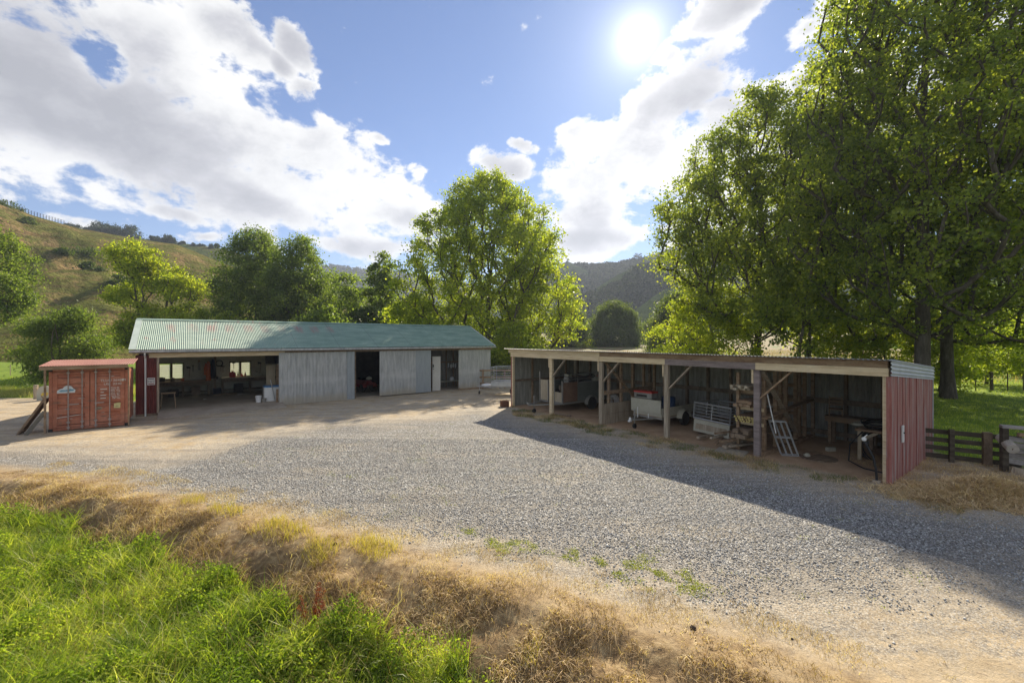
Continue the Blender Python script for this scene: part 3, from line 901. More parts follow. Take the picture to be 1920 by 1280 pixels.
# willows in the middle distance
G_w = 'round willows beyond the brown field'
for p, Y, top, rp, nl, sd, lb in [(1066, 92, 562, 34, 15000, 101, 'round willow half hidden behind the lone poplar'), (1150, 96, 562, 50, 22000, 102, 'broad dome-shaped willow standing clear in the field gap'),
                            (1218, 105, 598, 20, 6000, 103, 'small pale willow just right of the dome-shaped one'), (1272, 70, 540, 52, 20000, 104, 'dark drooping willow at the left foot of the tall trees'),
                            (1245, 88, 596, 16, 4000, 105, 'smallest pale willow tucked against the dark drooping one')]:
    T('willow_tree', lb, 'tree', p, Y, top, rp, base=0.0, nl=int(nl * 1.9), leaf=0.50, mat=L_wil, ncl=int(120 + nl / 80), seed=sd, shape=0.5, pw=0.46, trunk=0.22, cr=0.95, aspect=0.34, droop=2.2, group=G_w)
T('leafy_tree', 'small yellowish bush at the foot of the dome-shaped willow', 'bush', 1098, 88, 628, 14, base=0.02, nl=1800, leaf=0.3, mat=L_yel, ncl=18, seed=106, trunk=0.05, cr=0.6)

# scattered gorse on the dry hill
def hill_pt(p, k, V, T_, K_):
    i = int(np.argmin(np.abs(K_[:, 0] - k))); j = int(np.argmin(np.abs(T_[0] * F + CX - p)))
    return V[i, j]
G_g = 'dark bushes scattered over the dry hillside'
spots = [(160, .52, 1.6, 'widest dark bush halfway up the dry hillside beside the yellowing tree'), (122, .47, .9, 'small round bush low on the dry hillside'), (396, .5, 1.5, 'pointed dark bush on the hillside beside the dark pair'),
         (45, .8, 1.2, 'low dark bush near the hill crest fence'), (15, .93, 1.5, 'dark bush at the top left of the hill crest'), (130, .76, 1.0, 'flat dark bush below the hill crest'),
         (170, .43, 1.1, 'low brown-green bush in the hillside gully'), (225, .36, 1.4, 'dark bush low in the gully behind the container'), (60, .35, 1.0, 'bush above the edge field on the left')]
for i, (p, k, r, lb) in enumerate(spots):
    c = hill_pt(p, k, VA, TA, KA)
    tree('gorse_bush', lb, 'bush', (float(c[0]), float(c[1]), float(c[2])), r * 1.9, r * 1.5, base=0.0, nl=1600, leaf=0.34, mat=L_bush, ncl=16, seed=120 + i, trunk=0.05, cr=r * 0.6, group=G_g)

# pines along the skyline behind the dry hill
G_p = 'dark pines along the left skyline'
pr = random.Random(5)
def pine_label(k, p):
    if 178 <= p <= 255 and k >= 9: return 'large dark pine in the densest clump on the left skyline'
    if k < 9: return 'smaller dark pine on the skyline left of the densest pine clump'
    return 'small dark pine on the skyline just right of the yellowing tree' if p < 322.1 and k < 26 else 'tiny far pine on the low skyline beside the dark green trees'
k = 0
for p in list(np.linspace(120, 195, 9)) + list(np.linspace(178, 255, 12)) + list(np.linspace(286, 322, 5)) + list(np.linspace(322, 420, 9)):
    c = hill_pt(p, 1.0 - pr.uniform(0, .06), VB, TB, KB)
    big = 1.5 if 178 <= p <= 255 else (1.0 if p < 330 else 0.55)
    h = pr.uniform(3.6, 6.0) * big
    tree('pine_tree', pine_label(k, p), 'tree', (float(c[0]) + pr.uniform(-1, 1), float(c[1]), float(c[2]) - 0.5), h, h * 0.42, base=0.05, nl=900, leaf=0.65, mat=L_pine, ncl=16, seed=150 + k, trunk=0.15, cr=h * 0.2, group=G_p)
    k += 1
for q, (p, h) in enumerate([(1188, 7), (1193, 10), (1200, 8), (1066, 5), (1140, 3.5)]):
    c = hill_pt(p, 0.99, VD, TD, KD)
    tree('pine_tree', 'tiny pine silhouetted on the far ridge between the poplar and the tall trees', 'tree', (float(c[0]), float(c[1]), float(c[2]) - 1), h, h * 0.25, base=0.05, nl=250, leaf=1.0, mat=L_pine, ncl=10, seed=200 + q, trunk=0.2, cr=h * 0.16, group='tiny pines on the far ridge')

# bush cover on the shaded hills: canopy clumps, nobody could count them
def bush_cover(name, V, T_, K_, n, size, kmin, kmax, tr, seed, thr=0.5, lab=''):
    rs = np.random.default_rng(seed)
    a, b_ = T_.shape
    out = []
    js = rs.integers(0, b_ - 1, n * 3); kk = rs.uniform(kmin, kmax, n * 3)
    ii = np.clip(np.searchsorted(K_[:, 0], kk), 1, a - 2)
    C = V[ii, js] + (V[ii, js + 1] - V[ii, js]) * rs.uniform(0, 1, (n * 3, 1)) + (V[ii - 1, js] - V[ii, js]) * rs.uniform(0, 1, (n * 3, 1))
    pxs = C[:, 0] / C[:, 1] * F + CX
    keep = (pxs > tr[0]) & (pxs < tr[1]) & (fbm(C[:, 0], C[:, 1], 0.02, 3, seed) > thr)
    C = C[keep][:n]
    nl = 26
    ci = np.repeat(np.arange(len(C)), nl)
    s3 = rs.normal(size=(len(ci), 3)); s3 /= np.linalg.norm(s3, axis=1)[:, None]
    s3[:, 2] = np.abs(s3[:, 2])
    sc = rs.uniform(0.6, 1.4, len(C))[ci][:, None] * size
    LP = C[ci] + s3 * sc * np.array([1, 1, 0.8])
    global rng
    kr = rng; rng = rs
    Vq = leaf_quads(LP, size * 0.62, 0.9, 0.5)
    rng = kr
    o = np_mesh(name, Vq, 4, L_cover)
    tag(o, lab, 'bush cover', kind='stuff')
bush_cover('bush_cover', VD, TD, KD, 3800, 3.4, 0.35, 1.0, (980, 1900), 5, 0.36, 'dark native bush covering the far shaded ridge')
bush_cover('bush_cover', VE, TE, KE, 2600, 2.4, 0.25, 1.0, (1040, 1700), 6, 0.40, 'dark native bush covering the nearer shaded spur')
bush_cover('bush_cover', VC, TC, KC, 1200, 6.0, 0.5, 1.0, (540, 980), 7, 0.35, 'blue distant forest on the far range')
# ------------------------------------------------------------------ building materials
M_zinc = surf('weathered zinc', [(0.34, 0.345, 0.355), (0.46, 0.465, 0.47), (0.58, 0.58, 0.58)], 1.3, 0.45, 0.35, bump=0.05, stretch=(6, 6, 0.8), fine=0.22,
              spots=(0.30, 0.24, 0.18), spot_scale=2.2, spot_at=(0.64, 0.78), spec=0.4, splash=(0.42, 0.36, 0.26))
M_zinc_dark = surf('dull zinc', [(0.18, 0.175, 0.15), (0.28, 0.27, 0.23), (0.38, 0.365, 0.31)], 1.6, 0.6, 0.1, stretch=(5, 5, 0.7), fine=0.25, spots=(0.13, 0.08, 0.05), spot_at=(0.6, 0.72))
M_zinc_new = surf('bright zinc', [(0.50, 0.51, 0.54), (0.62, 0.63, 0.65)], 3, 0.45, 0.15, fine=0.12)
M_redwall = surf('dark red sheet', [(0.10, 0.022, 0.020), (0.16, 0.035, 0.028), (0.21, 0.05, 0.04)], 2.5, 0.5, 0.0, stretch=(4, 4, 0.7), fine=0.25, spots=(0.05, 0.02, 0.018), spot_at=(0.6, 0.7))
M_redboard = surf('worn red paint', [(0.26, 0.08, 0.065), (0.36, 0.14, 0.115), (0.43, 0.23, 0.20)], 2.2, 0.75, 0.0, bump=0.35, stretch=(7, 7, 0.5), fine=0.3,
                  spots=(0.36, 0.29, 0.27), spot_scale=1.3, spot_at=(0.47, 0.66), spot_stretch=(5, 6, 0.5))
M_new_timber = surf('pale sawn timber', [(0.55, 0.42, 0.25), (0.70, 0.56, 0.36), (0.78, 0.66, 0.46)], 1.5, 0.75, bump=0.15, stretch=(1, 9, 9), fine=0.18, spots=(0.28, 0.18, 0.09), spot_scale=3, spot_at=(0.68, 0.76))
M_post = surf('weathered post', [(0.24, 0.19, 0.135), (0.38, 0.31, 0.23), (0.50, 0.43, 0.33)], 2, 0.85, bump=0.4, stretch=(7, 7, 0.6), fine=0.3, spots=(0.13, 0.09, 0.07), spot_at=(0.60, 0.72))
M_wood_dk = surf('old brown timber', [(0.12, 0.085, 0.055), (0.20, 0.145, 0.10), (0.29, 0.22, 0.15)], 2, 0.85, bump=0.35, stretch=(3, 3, 2), fine=0.3)
M_wood_md = surf('stained fascia', [(0.20, 0.12, 0.07), (0.31, 0.21, 0.13), (0.40, 0.30, 0.20)], 1.6, 0.8, bump=0.25, stretch=(1.2, 5, 5), fine=0.3, spots=(0.14, 0.07, 0.045), spot_at=(0.58, 0.70))
M_ply = surf('faded ply', [(0.33, 0.27, 0.18), (0.42, 0.35, 0.25), (0.48, 0.42, 0.31)], 1.2, 0.8, fine=0.2, stretch=(3, 1, 0.7), spots=(0.2, 0.15, 0.10), spot_at=(0.62, 0.74))
M_lining = surf('pale board lining', [(0.40, 0.37, 0.29), (0.52, 0.49, 0.40), (0.60, 0.57, 0.48)], 1.2, 0.85, fine=0.2, spots=(0.18, 0.15, 0.11), spot_at=(0.60, 0.70))
M_white = surf('white paint', [(0.66, 0.66, 0.64), (0.76, 0.76, 0.74)], 2, 0.5, fine=0.08)
M_galv = surf('galvanised steel', [(0.40, 0.41, 0.42), (0.52, 0.53, 0.54)], 6, 0.42, 0.6, fine=0.12)
M_galv_old = surf('dusty galvanised steel', [(0.25, 0.24, 0.22), (0.36, 0.35, 0.32)], 5, 0.6, 0.35, fine=0.2)
M_rubber = surf('rubber', [(0.02, 0.02, 0.02), (0.045, 0.042, 0.04)], 8, 0.75, fine=0.2)
M_black = surf('black pipe', [(0.012, 0.012, 0.014), (0.03, 0.03, 0.033)], 8, 0.45, fine=0.2)
M_conc = surf('concrete', [(0.26, 0.215, 0.165), (0.36, 0.305, 0.24), (0.42, 0.365, 0.29)], 0.9, 0.85, fine=0.2, spots=(0.15, 0.13, 0.11), spot_at=(0.62, 0.72))
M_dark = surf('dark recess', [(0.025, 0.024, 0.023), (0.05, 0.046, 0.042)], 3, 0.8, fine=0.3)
M_red = surf('bright red paint', [(0.48, 0.04, 0.035), (0.58, 0.06, 0.05)], 4, 0.4, fine=0.12)
M_orange = surf('orange cloth', [(0.50, 0.11, 0.04), (0.62, 0.17, 0.06)], 8, 0.85, bump=0.4, fine=0.2)
M_navy = surf('navy cloth', [(0.012, 0.018, 0.03), (0.03, 0.035, 0.05)], 8, 0.9, bump=0.4, fine=0.2)
M_blue = surf('blue plastic', [(0.05, 0.17, 0.36), (0.08, 0.23, 0.44)], 5, 0.45, fine=0.1)
M_teal = surf('dark blue drum', [(0.015, 0.04, 0.11), (0.03, 0.07, 0.16)], 5, 0.4, fine=0.1)
M_cream = surf('dusty cream', [(0.40, 0.38, 0.30), (0.52, 0.50, 0.41)], 3, 0.6, fine=0.15, spots=(0.25, 0.22, 0.16), spot_at=(0.62, 0.75))
M_ink = surf('black ink', [(0.03, 0.03, 0.03)], 8, 0.7)

def roof_mat():
    m, g, out = mat_new('faded green roof paint')
    b = g.n('ShaderNodeBsdfPrincipled'); g.t.links.new(b.outputs[0], out.inputs[0])
    co = g.n('ShaderNodeTexCoord').outputs['Object']
    x, y, z = g.sep(co)
    n = g.noise(g.stretch(co, (0.8, 2, 2)), 1.2, 6, 0.6)
    nf = g.noise(g.stretch(co, (4, 1, 1)), 8, 5, 0.7)
    c = g.ramp(n, [(0.3, (0.15, 0.245, 0.185)), (0.5, (0.205, 0.305, 0.235)), (0.7, (0.28, 0.375, 0.295))])
    # left end whitened: sun glancing off the ribs, painted into the colour
    c = g.mix(g.m('MULTIPLY', g.smooth(x, 9.0, 1.0), 0.4), c, (0.44, 0.54, 0.45))
    c = g.mix(1.0, c, g.ramp(nf, [(0.25, 0.80), (0.75, 1.15)]), 'MULTIPLY')
    # old red paint showing through in pairs of patches below the ridge
    ph = g.m('FRACT', g.m('MULTIPLY', g.m('ADD', x, 0.1), 1 / 0.88))
    px_ = g.m('MULTIPLY', g.smooth(ph, 0.15, 0.35), g.smooth(ph, 0.92, 0.65))
    sl = g.m('MULTIPLY', g.smooth(y, 1.55, 2.10), g.smooth(y, 2.95, 2.55))
    rng_ = g.m('MULTIPLY', g.smooth(x, 0.5, 0.8), g.smooth(x, 9.9, 9.6))
    wear = g.smooth(g.noise(g.stretch(co, (13, 0.35, 0.35)), 1.2, 3, 0.6), 0.30, 0.62)
    red = g.m('MULTIPLY', g.m('MULTIPLY', px_, sl), g.m('MULTIPLY', rng_, wear))
    red = g.m('MULTIPLY', red, g.maprange(g.noise(g.stretch(co, (1.1, 0.3, 0.3)), 1.3, 2, 0.5), 0.35, 0.65, 0.15, 1.0))
    low = g.m('MULTIPLY', g.smooth(g.noise(g.stretch(co, (2.4, 0.8, 0.8)), 1.1, 4, 0.6), 0.60, 0.68), g.m('MULTIPLY', g.smooth(x, 9.0, 5.0), 0.6))
    c = g.mix(g.m('MULTIPLY', g.m('MAXIMUM', red, low), 0.75), c, (0.36, 0.13, 0.11))
    # sheet laps: fine dark lines across and down the slope
    lap = g.smooth(g.m('ABSOLUTE', g.m('SUBTRACT', g.m('FRACT', g.m('MULTIPLY', x, 1 / 2.286)), 0.5)), 0.494, 0.499)
    lap2 = g.m('MULTIPLY', g.smooth(g.m('ABSOLUTE', g.m('SUBTRACT', y, 1.55)), 0.02, 0.008), g.smooth(nf, 0.45, 0.55))
    c = g.mix(g.m('MULTIPLY', g.m('MAXIMUM', lap, lap2), 0.6), c, (0.07, 0.09, 0.08))
    g.set(b.inputs['Base Color'], c)
    b.inputs['Roughness'].default_value = 0.5
    b.inputs['Metallic'].default_value = 0.0
    b.inputs['Specular IOR Level'].default_value = 0.35
    return m
M_roof = roof_mat()

# ------------------------------------------------------------------ long shed
LS = 20.1; DS = 7.0; RY = 3.4; ZE = 3.02; ZR = 4.58
shed = thing('long_shed', 'long green-roofed farm shed with grey corrugated sliding doors and an open workshop bay', 'shed', (*P0, ZS), RZ_S)
zo = -ZS    # local z of world z=0
def Z(z): return z + zo
x_red = s_at(295); x_d1a, x_d1b = s_at(523, -.12), s_at(665, -.12); x_d2a, x_d2b = s_at(712, -.12), s_at(808, -.12)
x_o2 = s_at(860); x_w1 = s_at(825, .3)
# walls
MB().corr((0, 0, Z(-.05)), (1, 0, 0), (0, 0, 1), x_red, 2.78).build('red_wall_panel', M_redwall, shed)
MB().corr((0.0, DS, Z(-.2)), (0, -1, 0), (0, 0, 1), DS, 2.95).build('side_wall', M_redwall, shed)
MB().box(0, x_red + .02, -.06, 0.03, Z(-.30), Z(-.03)).build('base_board', M_wood_dk, shed)
MB().box(x_red - .02, x_red + .07, -.02, .10, Z(-.2), Z(2.78)).build('door_jamb', M_post, shed)
MB().corr((x_o2, 0, Z(-.02)), (1, 0, 0), (0, 0, 1), LS - x_o2, 2.86).build('wall_panel', M_zinc, shed)
MB().corr((LS, 0, Z(-.05)), (0, 1, 0), (0, 0, 1), DS, 2.95).build('side_wall', M_zinc, shed)
mb = MB()
mb.prism([(0, Z(2.85)), (RY, Z(ZR - .08)), (DS, Z(2.85))], LS - .02, LS + .02, 'x')
mb.build('gable', M_zinc, shed)
mb = MB(); mb.prism([(0, Z(2.85)), (RY, Z(ZR - .08)), (DS, Z(2.85))], -.02, .02, 'x'); mb.build('gable', M_redwall, shed)
MB().box(x_o2 + .02, x_o2 + .14, -.02, .10, Z(-.2), Z(.02)).box(x_o2, LS, .0, .08, Z(-.14), Z(-.02)).build('base_board', M_wood_md, shed)
# back wall with two louvred windows: built in pieces round the openings
def win_span(pa, pb): return s_at(pa, DS - .05), s_at(pb, DS - .05)
W1 = win_span(297, 345); W2 = win_span(430, 471)
zt = 2.05; zb_ = 1.02
mb = MB()
xs = [0, W1[0], W1[1], W2[0], W2[1], x_d1a + 1.2]
mb.box(0.03, xs[1], DS - .06, DS, Z(0), Z(2.95)); mb.box(xs[2], xs[3], DS - .06, DS, Z(0), Z(2.95)); mb.box(xs[4], xs[5], DS - .06, DS, Z(0), Z(2.95))
for a, b in ((xs[1], xs[2]), (xs[3], xs[4])):
    mb.box(a, b, DS - .06, DS, Z(0), Z(zb_)); mb.box(a, b, DS - .06, DS, Z(zt), Z(2.95))
mb.build('back_wall', M_lining, shed)
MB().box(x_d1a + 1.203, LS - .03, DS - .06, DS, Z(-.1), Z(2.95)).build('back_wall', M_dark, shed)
def glass_mat():
    m, g, out = mat_new('dusty louvre glass')
    t = g.n('ShaderNodeBsdfTransparent'); t.inputs[0].default_value = (0.82, 0.86, 0.80, 1)
    d = g.n('ShaderNodeBsdfTranslucent'); d.inputs[0].default_value = (0.8, 0.82, 0.7, 1)
    s = g.n('ShaderNodeBsdfGlossy'); s.inputs['Roughness'].default_value = 0.15
    a = g.n('ShaderNodeMixShader'); a.inputs[0].default_value = 0.35
    b = g.n('ShaderNodeMixShader'); b.inputs[0].default_value = 0.10
    L = g.t.links.new
    L(t.outputs[0], a.inputs[1]); L(d.outputs[0], a.inputs[2]); L(a.outputs[0], b.inputs[1]); L(s.outputs[0], b.inputs[2]); L(b.outputs[0], out.inputs[0])
    return m
M_glass = glass_mat()
for (a, b) in (W1, W2):
    f = MB()
    y0, y1 = DS - .10, DS + .02
    f.box(a, a + .05, y0, y1, Z(zb_), Z(zt)).box(b - .05, b, y0, y1, Z(zb_), Z(zt)).box(a + .05, b - .05, y0, y1, Z(zb_), Z(zb_ + .05)).box(a + .05, b - .05, y0, y1, Z(zt - .05), Z(zt))
    mid = (a + b) / 2
    f.box(mid - .05, mid + .05, y0, y1, Z(zb_ + .05), Z(zt - .05))
    w = f.build('window', M_wood_dk, shed)
    for q0, q1 in ((a + .06, mid - .06), (mid + .06, b - .06)):
        lv = MB()
        n = 7
        for i in range(n):
            zc = zb_ + .08 + (zt - zb_ - .16) * (i + .5) / n
            lv.beam((q0, DS - .03 + .03, Z(zc - .055)), (q1, DS - .03 + .03, Z(zc - .055)), .006, .006)
            lv.add([(q0, DS - .045, Z(zc + .062)), (q1, DS - .045, Z(zc + .062)), (q1, DS + .01, Z(zc - .062)), (q0, DS + .01, Z(zc - .062))], [(0, 1, 2, 3)])
        lv.build('louvre_panes', M_glass, w)
# partitions inside
MB().box(x_d1a + 1.1, x_d1a + 1.18, 0.2, DS - .07, Z(-.05), Z(2.9)).build('partition_wall', M_lining, shed)
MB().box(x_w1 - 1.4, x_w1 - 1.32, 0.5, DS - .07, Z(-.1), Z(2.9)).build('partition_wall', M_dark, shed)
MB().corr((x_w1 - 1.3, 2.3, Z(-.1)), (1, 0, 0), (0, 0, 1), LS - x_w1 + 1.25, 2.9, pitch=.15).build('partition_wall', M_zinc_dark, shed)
for i in range(6):
    xx = x_w1 - .3 + i * .6
    MB().box(xx, xx + .05, 2.15, 2.27, Z(-.1), Z(2.8)).build('stud', M_wood_md, shed)
MB().box(x_w1 - 1.2, LS - .1, 2.12, 2.145, Z(1.75), Z(1.84)).build('nogging', M_wood_md, shed)
# floor slabs
MB().box(0.05, x_d1a + 1.1, 0.35, DS - .07, Z(-.3), Z(.04)).build('floor_slab', M_conc, shed)
MB().box(x_d1a + 1.2, LS - .05, 0.2, DS - .07, Z(-.3), Z(-.09)).build('floor_slab', M_conc, shed)
MB().prism([(0.35, Z(.038)), (0.35, Z(-.3)), (-1.3, Z(-.3)), (-1.3, Z(-.10))], x_red + .05, x_d1a + .2, 'x').build('entry_ramp', M_conc, shed)
# beams, fascia, posts
MB().box(x_red - .3, x_d1a + .6, -.05, .06, Z(2.62), Z(2.84)).build('lintel', M_new_timber, shed)
MB().box(x_d1a + .61, LS + .02, -.06, .05, Z(2.74), Z(2.90)).build('lintel', M_wood_md, shed)
MB().box(-.1, LS + .05, -.10, -.062, Z(2.83), Z(2.965)).build('fascia', M_wood_md, shed)
MB().box(x_d1a + .3, x_o2 + .1, -.16, -.10, Z(2.76), Z(2.83)).build('door_track', M_wood_dk, shed)
pxm = s_at(403, 6.1)
MB().box(pxm - .07, pxm + .07, 6.03, 6.17, Z(.04), Z(3.3)).build('post', M_wood_dk, shed)
MB().box(x_d1b + .02, x_d1b + .12, .02, .12, Z(-.15), Z(2.74)).build('post', M_wood_dk, shed)
MB().box(x_d2b + .9, x_d2b + 1.0, .4, .5, Z(-.15), Z(2.74)).build('post', M_wood_md, shed)
for i in range(8):
    xx = .3 + i * 2.8
    mb = MB(); mb.beam((xx, .05, Z(2.86)), (xx, RY, Z(ZR - .17)), .05, .12); mb.beam((xx, RY, Z(ZR - .17)), (xx, DS, Z(2.86)), .05, .12); mb.beam((xx, .05, Z(2.84)), (xx, DS - .08, Z(2.84)), .05, .12)
    mb.build('roof_truss', M_wood_dk, shed)
# roof
xl, xr = -.20, LS + .22
def slope(sign):
    y0, z0 = (-.32, ZE - .0) if sign < 0 else (DS + .2, ZE - .02)
    d = Vector((0, RY - y0, ZR - z0))
    return (y0, z0, d)
mb = MB(); y0, z0, d = slope(-1)
mb.corr((xl, y0, Z(z0)), (1, 0, 0), d, xr - xl, d.length, amp=0.011, per=6)
y0, z0, d = slope(1)
mb.corr((xr, y0, Z(z0)), (-1, 0, 0), d, xr - xl, d.length, amp=0.011, per=4)
roof = mb.build('roof', M_roof, shed)
mb = MB()
for sgn in (-1, 1):
    mb.beam((xl, RY + sgn * .10, Z(ZR - .01)), (xr, RY + sgn * .10, Z(ZR - .01)), .22, .012, up=(0, sgn * .42, .9))
mb.build('ridge_cap', M_roof, roof)
mb = MB()
y0, z0, d = slope(-1); dn = d.normalized()
mb.beam((xl + .10, y0, Z(z0 + .02)), (xl + .10, RY - .05, Z(ZR + .0)), .26, .012, up=(0, -.4, .9))
mb.build('verge_flashing', surf('verge paint', [(0.45, 0.52, 0.46), (0.55, 0.62, 0.55)], 2, 0.5, fine=0.15), roof)
mb = MB(); mb.beam((xr + .01, y0, Z(z0 - .03)), (xr + .01, RY, Z(ZR - .03)), .03, .12, up=(0, -.4, .9)); mb.build('barge_board', M_white, roof)
g_ = MB()
g_.prism([(-.34, Z(2.99)), (-.46, Z(2.99)), (-.46, Z(2.90)), (-.43, Z(2.87)), (-.35, Z(2.87))], xl, xr, 'x')
gut = g_.build('gutter', M_zinc, shed)
xp = s_at(272.5, -.1)
mb = MB(); mb.tube([(xp, -.40, Z(2.88)), (xp, -.38, Z(2.80)), (xp, -.12, Z(2.62)), (xp, -.09, Z(2.5)), (xp, -.09, Z(-.14))], .035, 10)
dp = mb.build('downpipe', M_white, shed)

# sliding doors (they roll on the track: each its own part)
def sliding_door(xa, xb, za, zb2, lbl, m=M_zinc, tilt=0.0, split=None):
    mb = MB().corr((xa, -.115, Z(za)), (1, 0, 0), (0, 0, 1), xb - xa if split is None else split - xa, zb2 - za)
    o = mb.build('sliding_door', m, shed)
    if lbl: o['label'] = lbl
    if split is not None:
        MB().corr((split, -.128, Z(za)), (1, 0, 0), (0, 0, 1), xb - split, zb2 - za).build('door_sheet', M_zinc_b, o)
    MB().box(xa + .02, xb - .02, -.10, -.075, Z(za + .04), Z(za + .16)).box(xa + .02, xb - .02, -.10, -.075, Z(zb2 - .2), Z(zb2 - .06)).box(xa + .02, xb - .02, -.10, -.075, Z(1.3), Z(1.42)).build('door_rail', M_wood_md, o)
    return o
M_zinc_b = surf('bluish zinc', [(0.32, 0.35, 0.38), (0.40, 0.43, 0.46)], 1.6, 0.42, 0.35, stretch=(5, 5, 0.8), fine=0.15)
sliding_door(x_d1a, x_d1b, -.13, 2.76, 'wide grey corrugated sliding door beside the workshop bay', split=x_d1b - .45)
sliding_door(x_d2a, x_d2b, -.06, 2.78, 'grey corrugated sliding door between the dark bay and the wash room', split=x_d2b - 1.1)
# white inner door
xa, xb = s_at(811, .35), s_at(826, .35)
wd = MB().box(xa, xb, .35, .39, Z(-.08), Z(2.30)).build('inner_door', surf('door paint', [(0.60, 0.57, 0.53), (0.70, 0.68, 0.64)], 1, 0.5, fine=0.08), shed, bevel=.004)
MB().cyl((xa + .06, .33, Z(1.45)), (xa + .06, .30, Z(1.45)), .03, 10).box(xa + .02, xa + .10, .335, .348, Z(1.55), Z(1.75)).build('latch', M_dark, wd)
MB().box(xa - .3, xb + .1, .34, .40, Z(2.31), Z(2.76)).build('inner_lintel', M_dark, shed)

# ------------------------------------------------------------------ open shed
LO = 15.15; DO = 4.6
osh = thing('open_shed', 'open-fronted lean-to shed with pale beams, five bays of trailers and red end wall', 'shed', (*O0, 0), RZ_R)
bay = LO / 5
def rz(y): return 2.99 - .075 * y      # roof height down the slope
# corrugated roof, ribs running back
mb = MB(); dv = Vector((0, DO + .55, -.075 * (DO + .55)))
mb.corr((-.25, -.35, 2.99 + .026), (1, 0, 0), dv, LO + .35, dv.length, amp=.016, pitch=.10, per=6)
rf = mb.build('roof', M_zinc, osh)
for yy in (0.25, 1.5, 2.8, 4.1):
    MB().box(-.2, LO, yy, yy + .05, rz(yy) - .10, rz(yy) - .018).build('purlin', M_wood_dk, osh)
# fascia and beams along the front, bay by bay like the photograph: new pale beams and one old purple-grey one
MB().box(-.2, 2 * bay, -.09, -.04, 2.80, 2.975).build('fascia', M_new_timber, osh)
MB().box(2 * bay + .003, LO - .02, -.09, -.04, 2.80, 2.975).build('fascia', M_wood_md, osh)
M_oldbeam = surf('old grey-purple beam', [(0.17, 0.13, 0.12), (0.26, 0.21, 0.20), (0.34, 0.28, 0.26)], 1.6, 0.8, bump=0.3, stretch=(1, 6, 6), fine=0.25)
for i in range(5):
    m = M_oldbeam if i == 3 else M_new_timber
    o = MB().box(i * bay + (.0 if i == 0 else .003), (i + 1) * bay, -.115 if i in (1, 4) else -.10, -.045 if i in (1, 4) else -.035, 2.60, 2.80 if i != 4 else 2.803).build('front_beam', m, osh, bevel=.004)
    if i == 3: o['label'] = 'old grey weathered beam among the new pale ones'
# posts
for i in range(6):
    x = min(max(i * bay, .06), LO - .07)
    w = .085 if 0 < i < 5 else .06
    m = [M_new_timber, M_new_timber, M_post, M_post, M_oldbeam, M_new_timber][i]
    o = MB().box(x - w, x + w, -.03, .10, -.3, 2.80).jitter(.004).build('post', M_post if i in (2, 3) else m, osh, bevel=.006)
    if 0 < i < 5:
        MB().box(x - w - .055, x - w - .003, -.04, .08, 2.18, 2.60).build('packing_block', M_new_timber, osh)
# diagonal knee braces
for i, s in ((1, 1), (2, 1), (3, 1), (4, 1)):
    x = i * bay
    mb = MB().beam((x + s * .08, .05, 1.75), (x + s * 1.0, .05, 2.68), .045, .12, up=(0, 1, 0))
    mb.build('brace', M_wood_md if i == 4 else M_post, osh)
# back wall, studs and girts
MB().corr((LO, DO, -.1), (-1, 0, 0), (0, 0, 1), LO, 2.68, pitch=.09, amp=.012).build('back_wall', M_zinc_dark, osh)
for i in range(16):
    x = .3 + i * .98
    MB().box(x, x + .10, DO - .14, DO - .03, 0, rz(DO) - .12).build('stud', M_wood_dk, osh)
MB().box(.1, LO - .1, DO - .20, DO - .145, 1.25, 1.42).build('girt', M_wood_dk, osh)
MB().box(.1, LO - .1, DO - .20, DO - .145, .15, .30).build('girt', M_wood_dk, osh)
# far end wall
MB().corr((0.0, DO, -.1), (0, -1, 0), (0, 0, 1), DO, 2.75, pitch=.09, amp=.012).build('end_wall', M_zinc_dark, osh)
MB().box(-.03, .03, -.05, .03, -.1, 2.65).build('corner_post', M_redboard, osh)
for y in (1.3, 2.6, 3.8):
    MB().box(.02, .10, y, y + .08, 0, 2.7).build('stud', M_wood_md, osh)
MB().box(.10, .15, .1, DO - .2, 1.28, 1.40).build('girt', M_wood_dk, osh)
# near end wall: vertical boards, worn red
xs_ = LO + .02
y = -.06; k = 0
ew = None
prr = random.Random(4)
mb = MB()
while y < DO + .1:
    w = prr.choice([.20, .24, .16, .30])
    y1 = min(y + w, DO + .12)
    off = prr.uniform(0, .022)
    mb.box(xs_ + off, xs_ + off + .02, y, y1 - .006, -.16 + prr.uniform(0, .06), rz(y) - .25)
    y = y1; k += 1
ew = mb.build('end_wall', M_redboard, osh)
MB().box(xs_ - .03, xs_ + .05, DO + .12, DO + .17, -.05, 2.45).build('corner_flashing', M_zinc, osh)
MB().box(LO - .05, xs_ + .035, -.10, -.062, -.25, 2.60).build('corner_board', M_redboard, osh)
for yy in (1.2, 2.5, 3.8):
    MB().box(LO - .10, LO + .01, yy, yy + .08, 0, 2.6).build('stud', M_wood_dk, osh)
MB().box(LO - .14, LO - .102, .1, DO - .2, 1.2, 1.34).build('girt', M_wood_dk, osh)
# side capping: a corrugated sheet laid lengthwise under the verge
mb = MB()
a = Vector((0, DO + .45, -.075 * (DO + .45)))
mb.corr((LO + .07, -.22, 2.99 - .36), Vector((0, 0, 1)), a, .40, a.length, pitch=.095, amp=.014, per=8)
cap = mb.build('verge_sheet', M_zinc_new, osh)
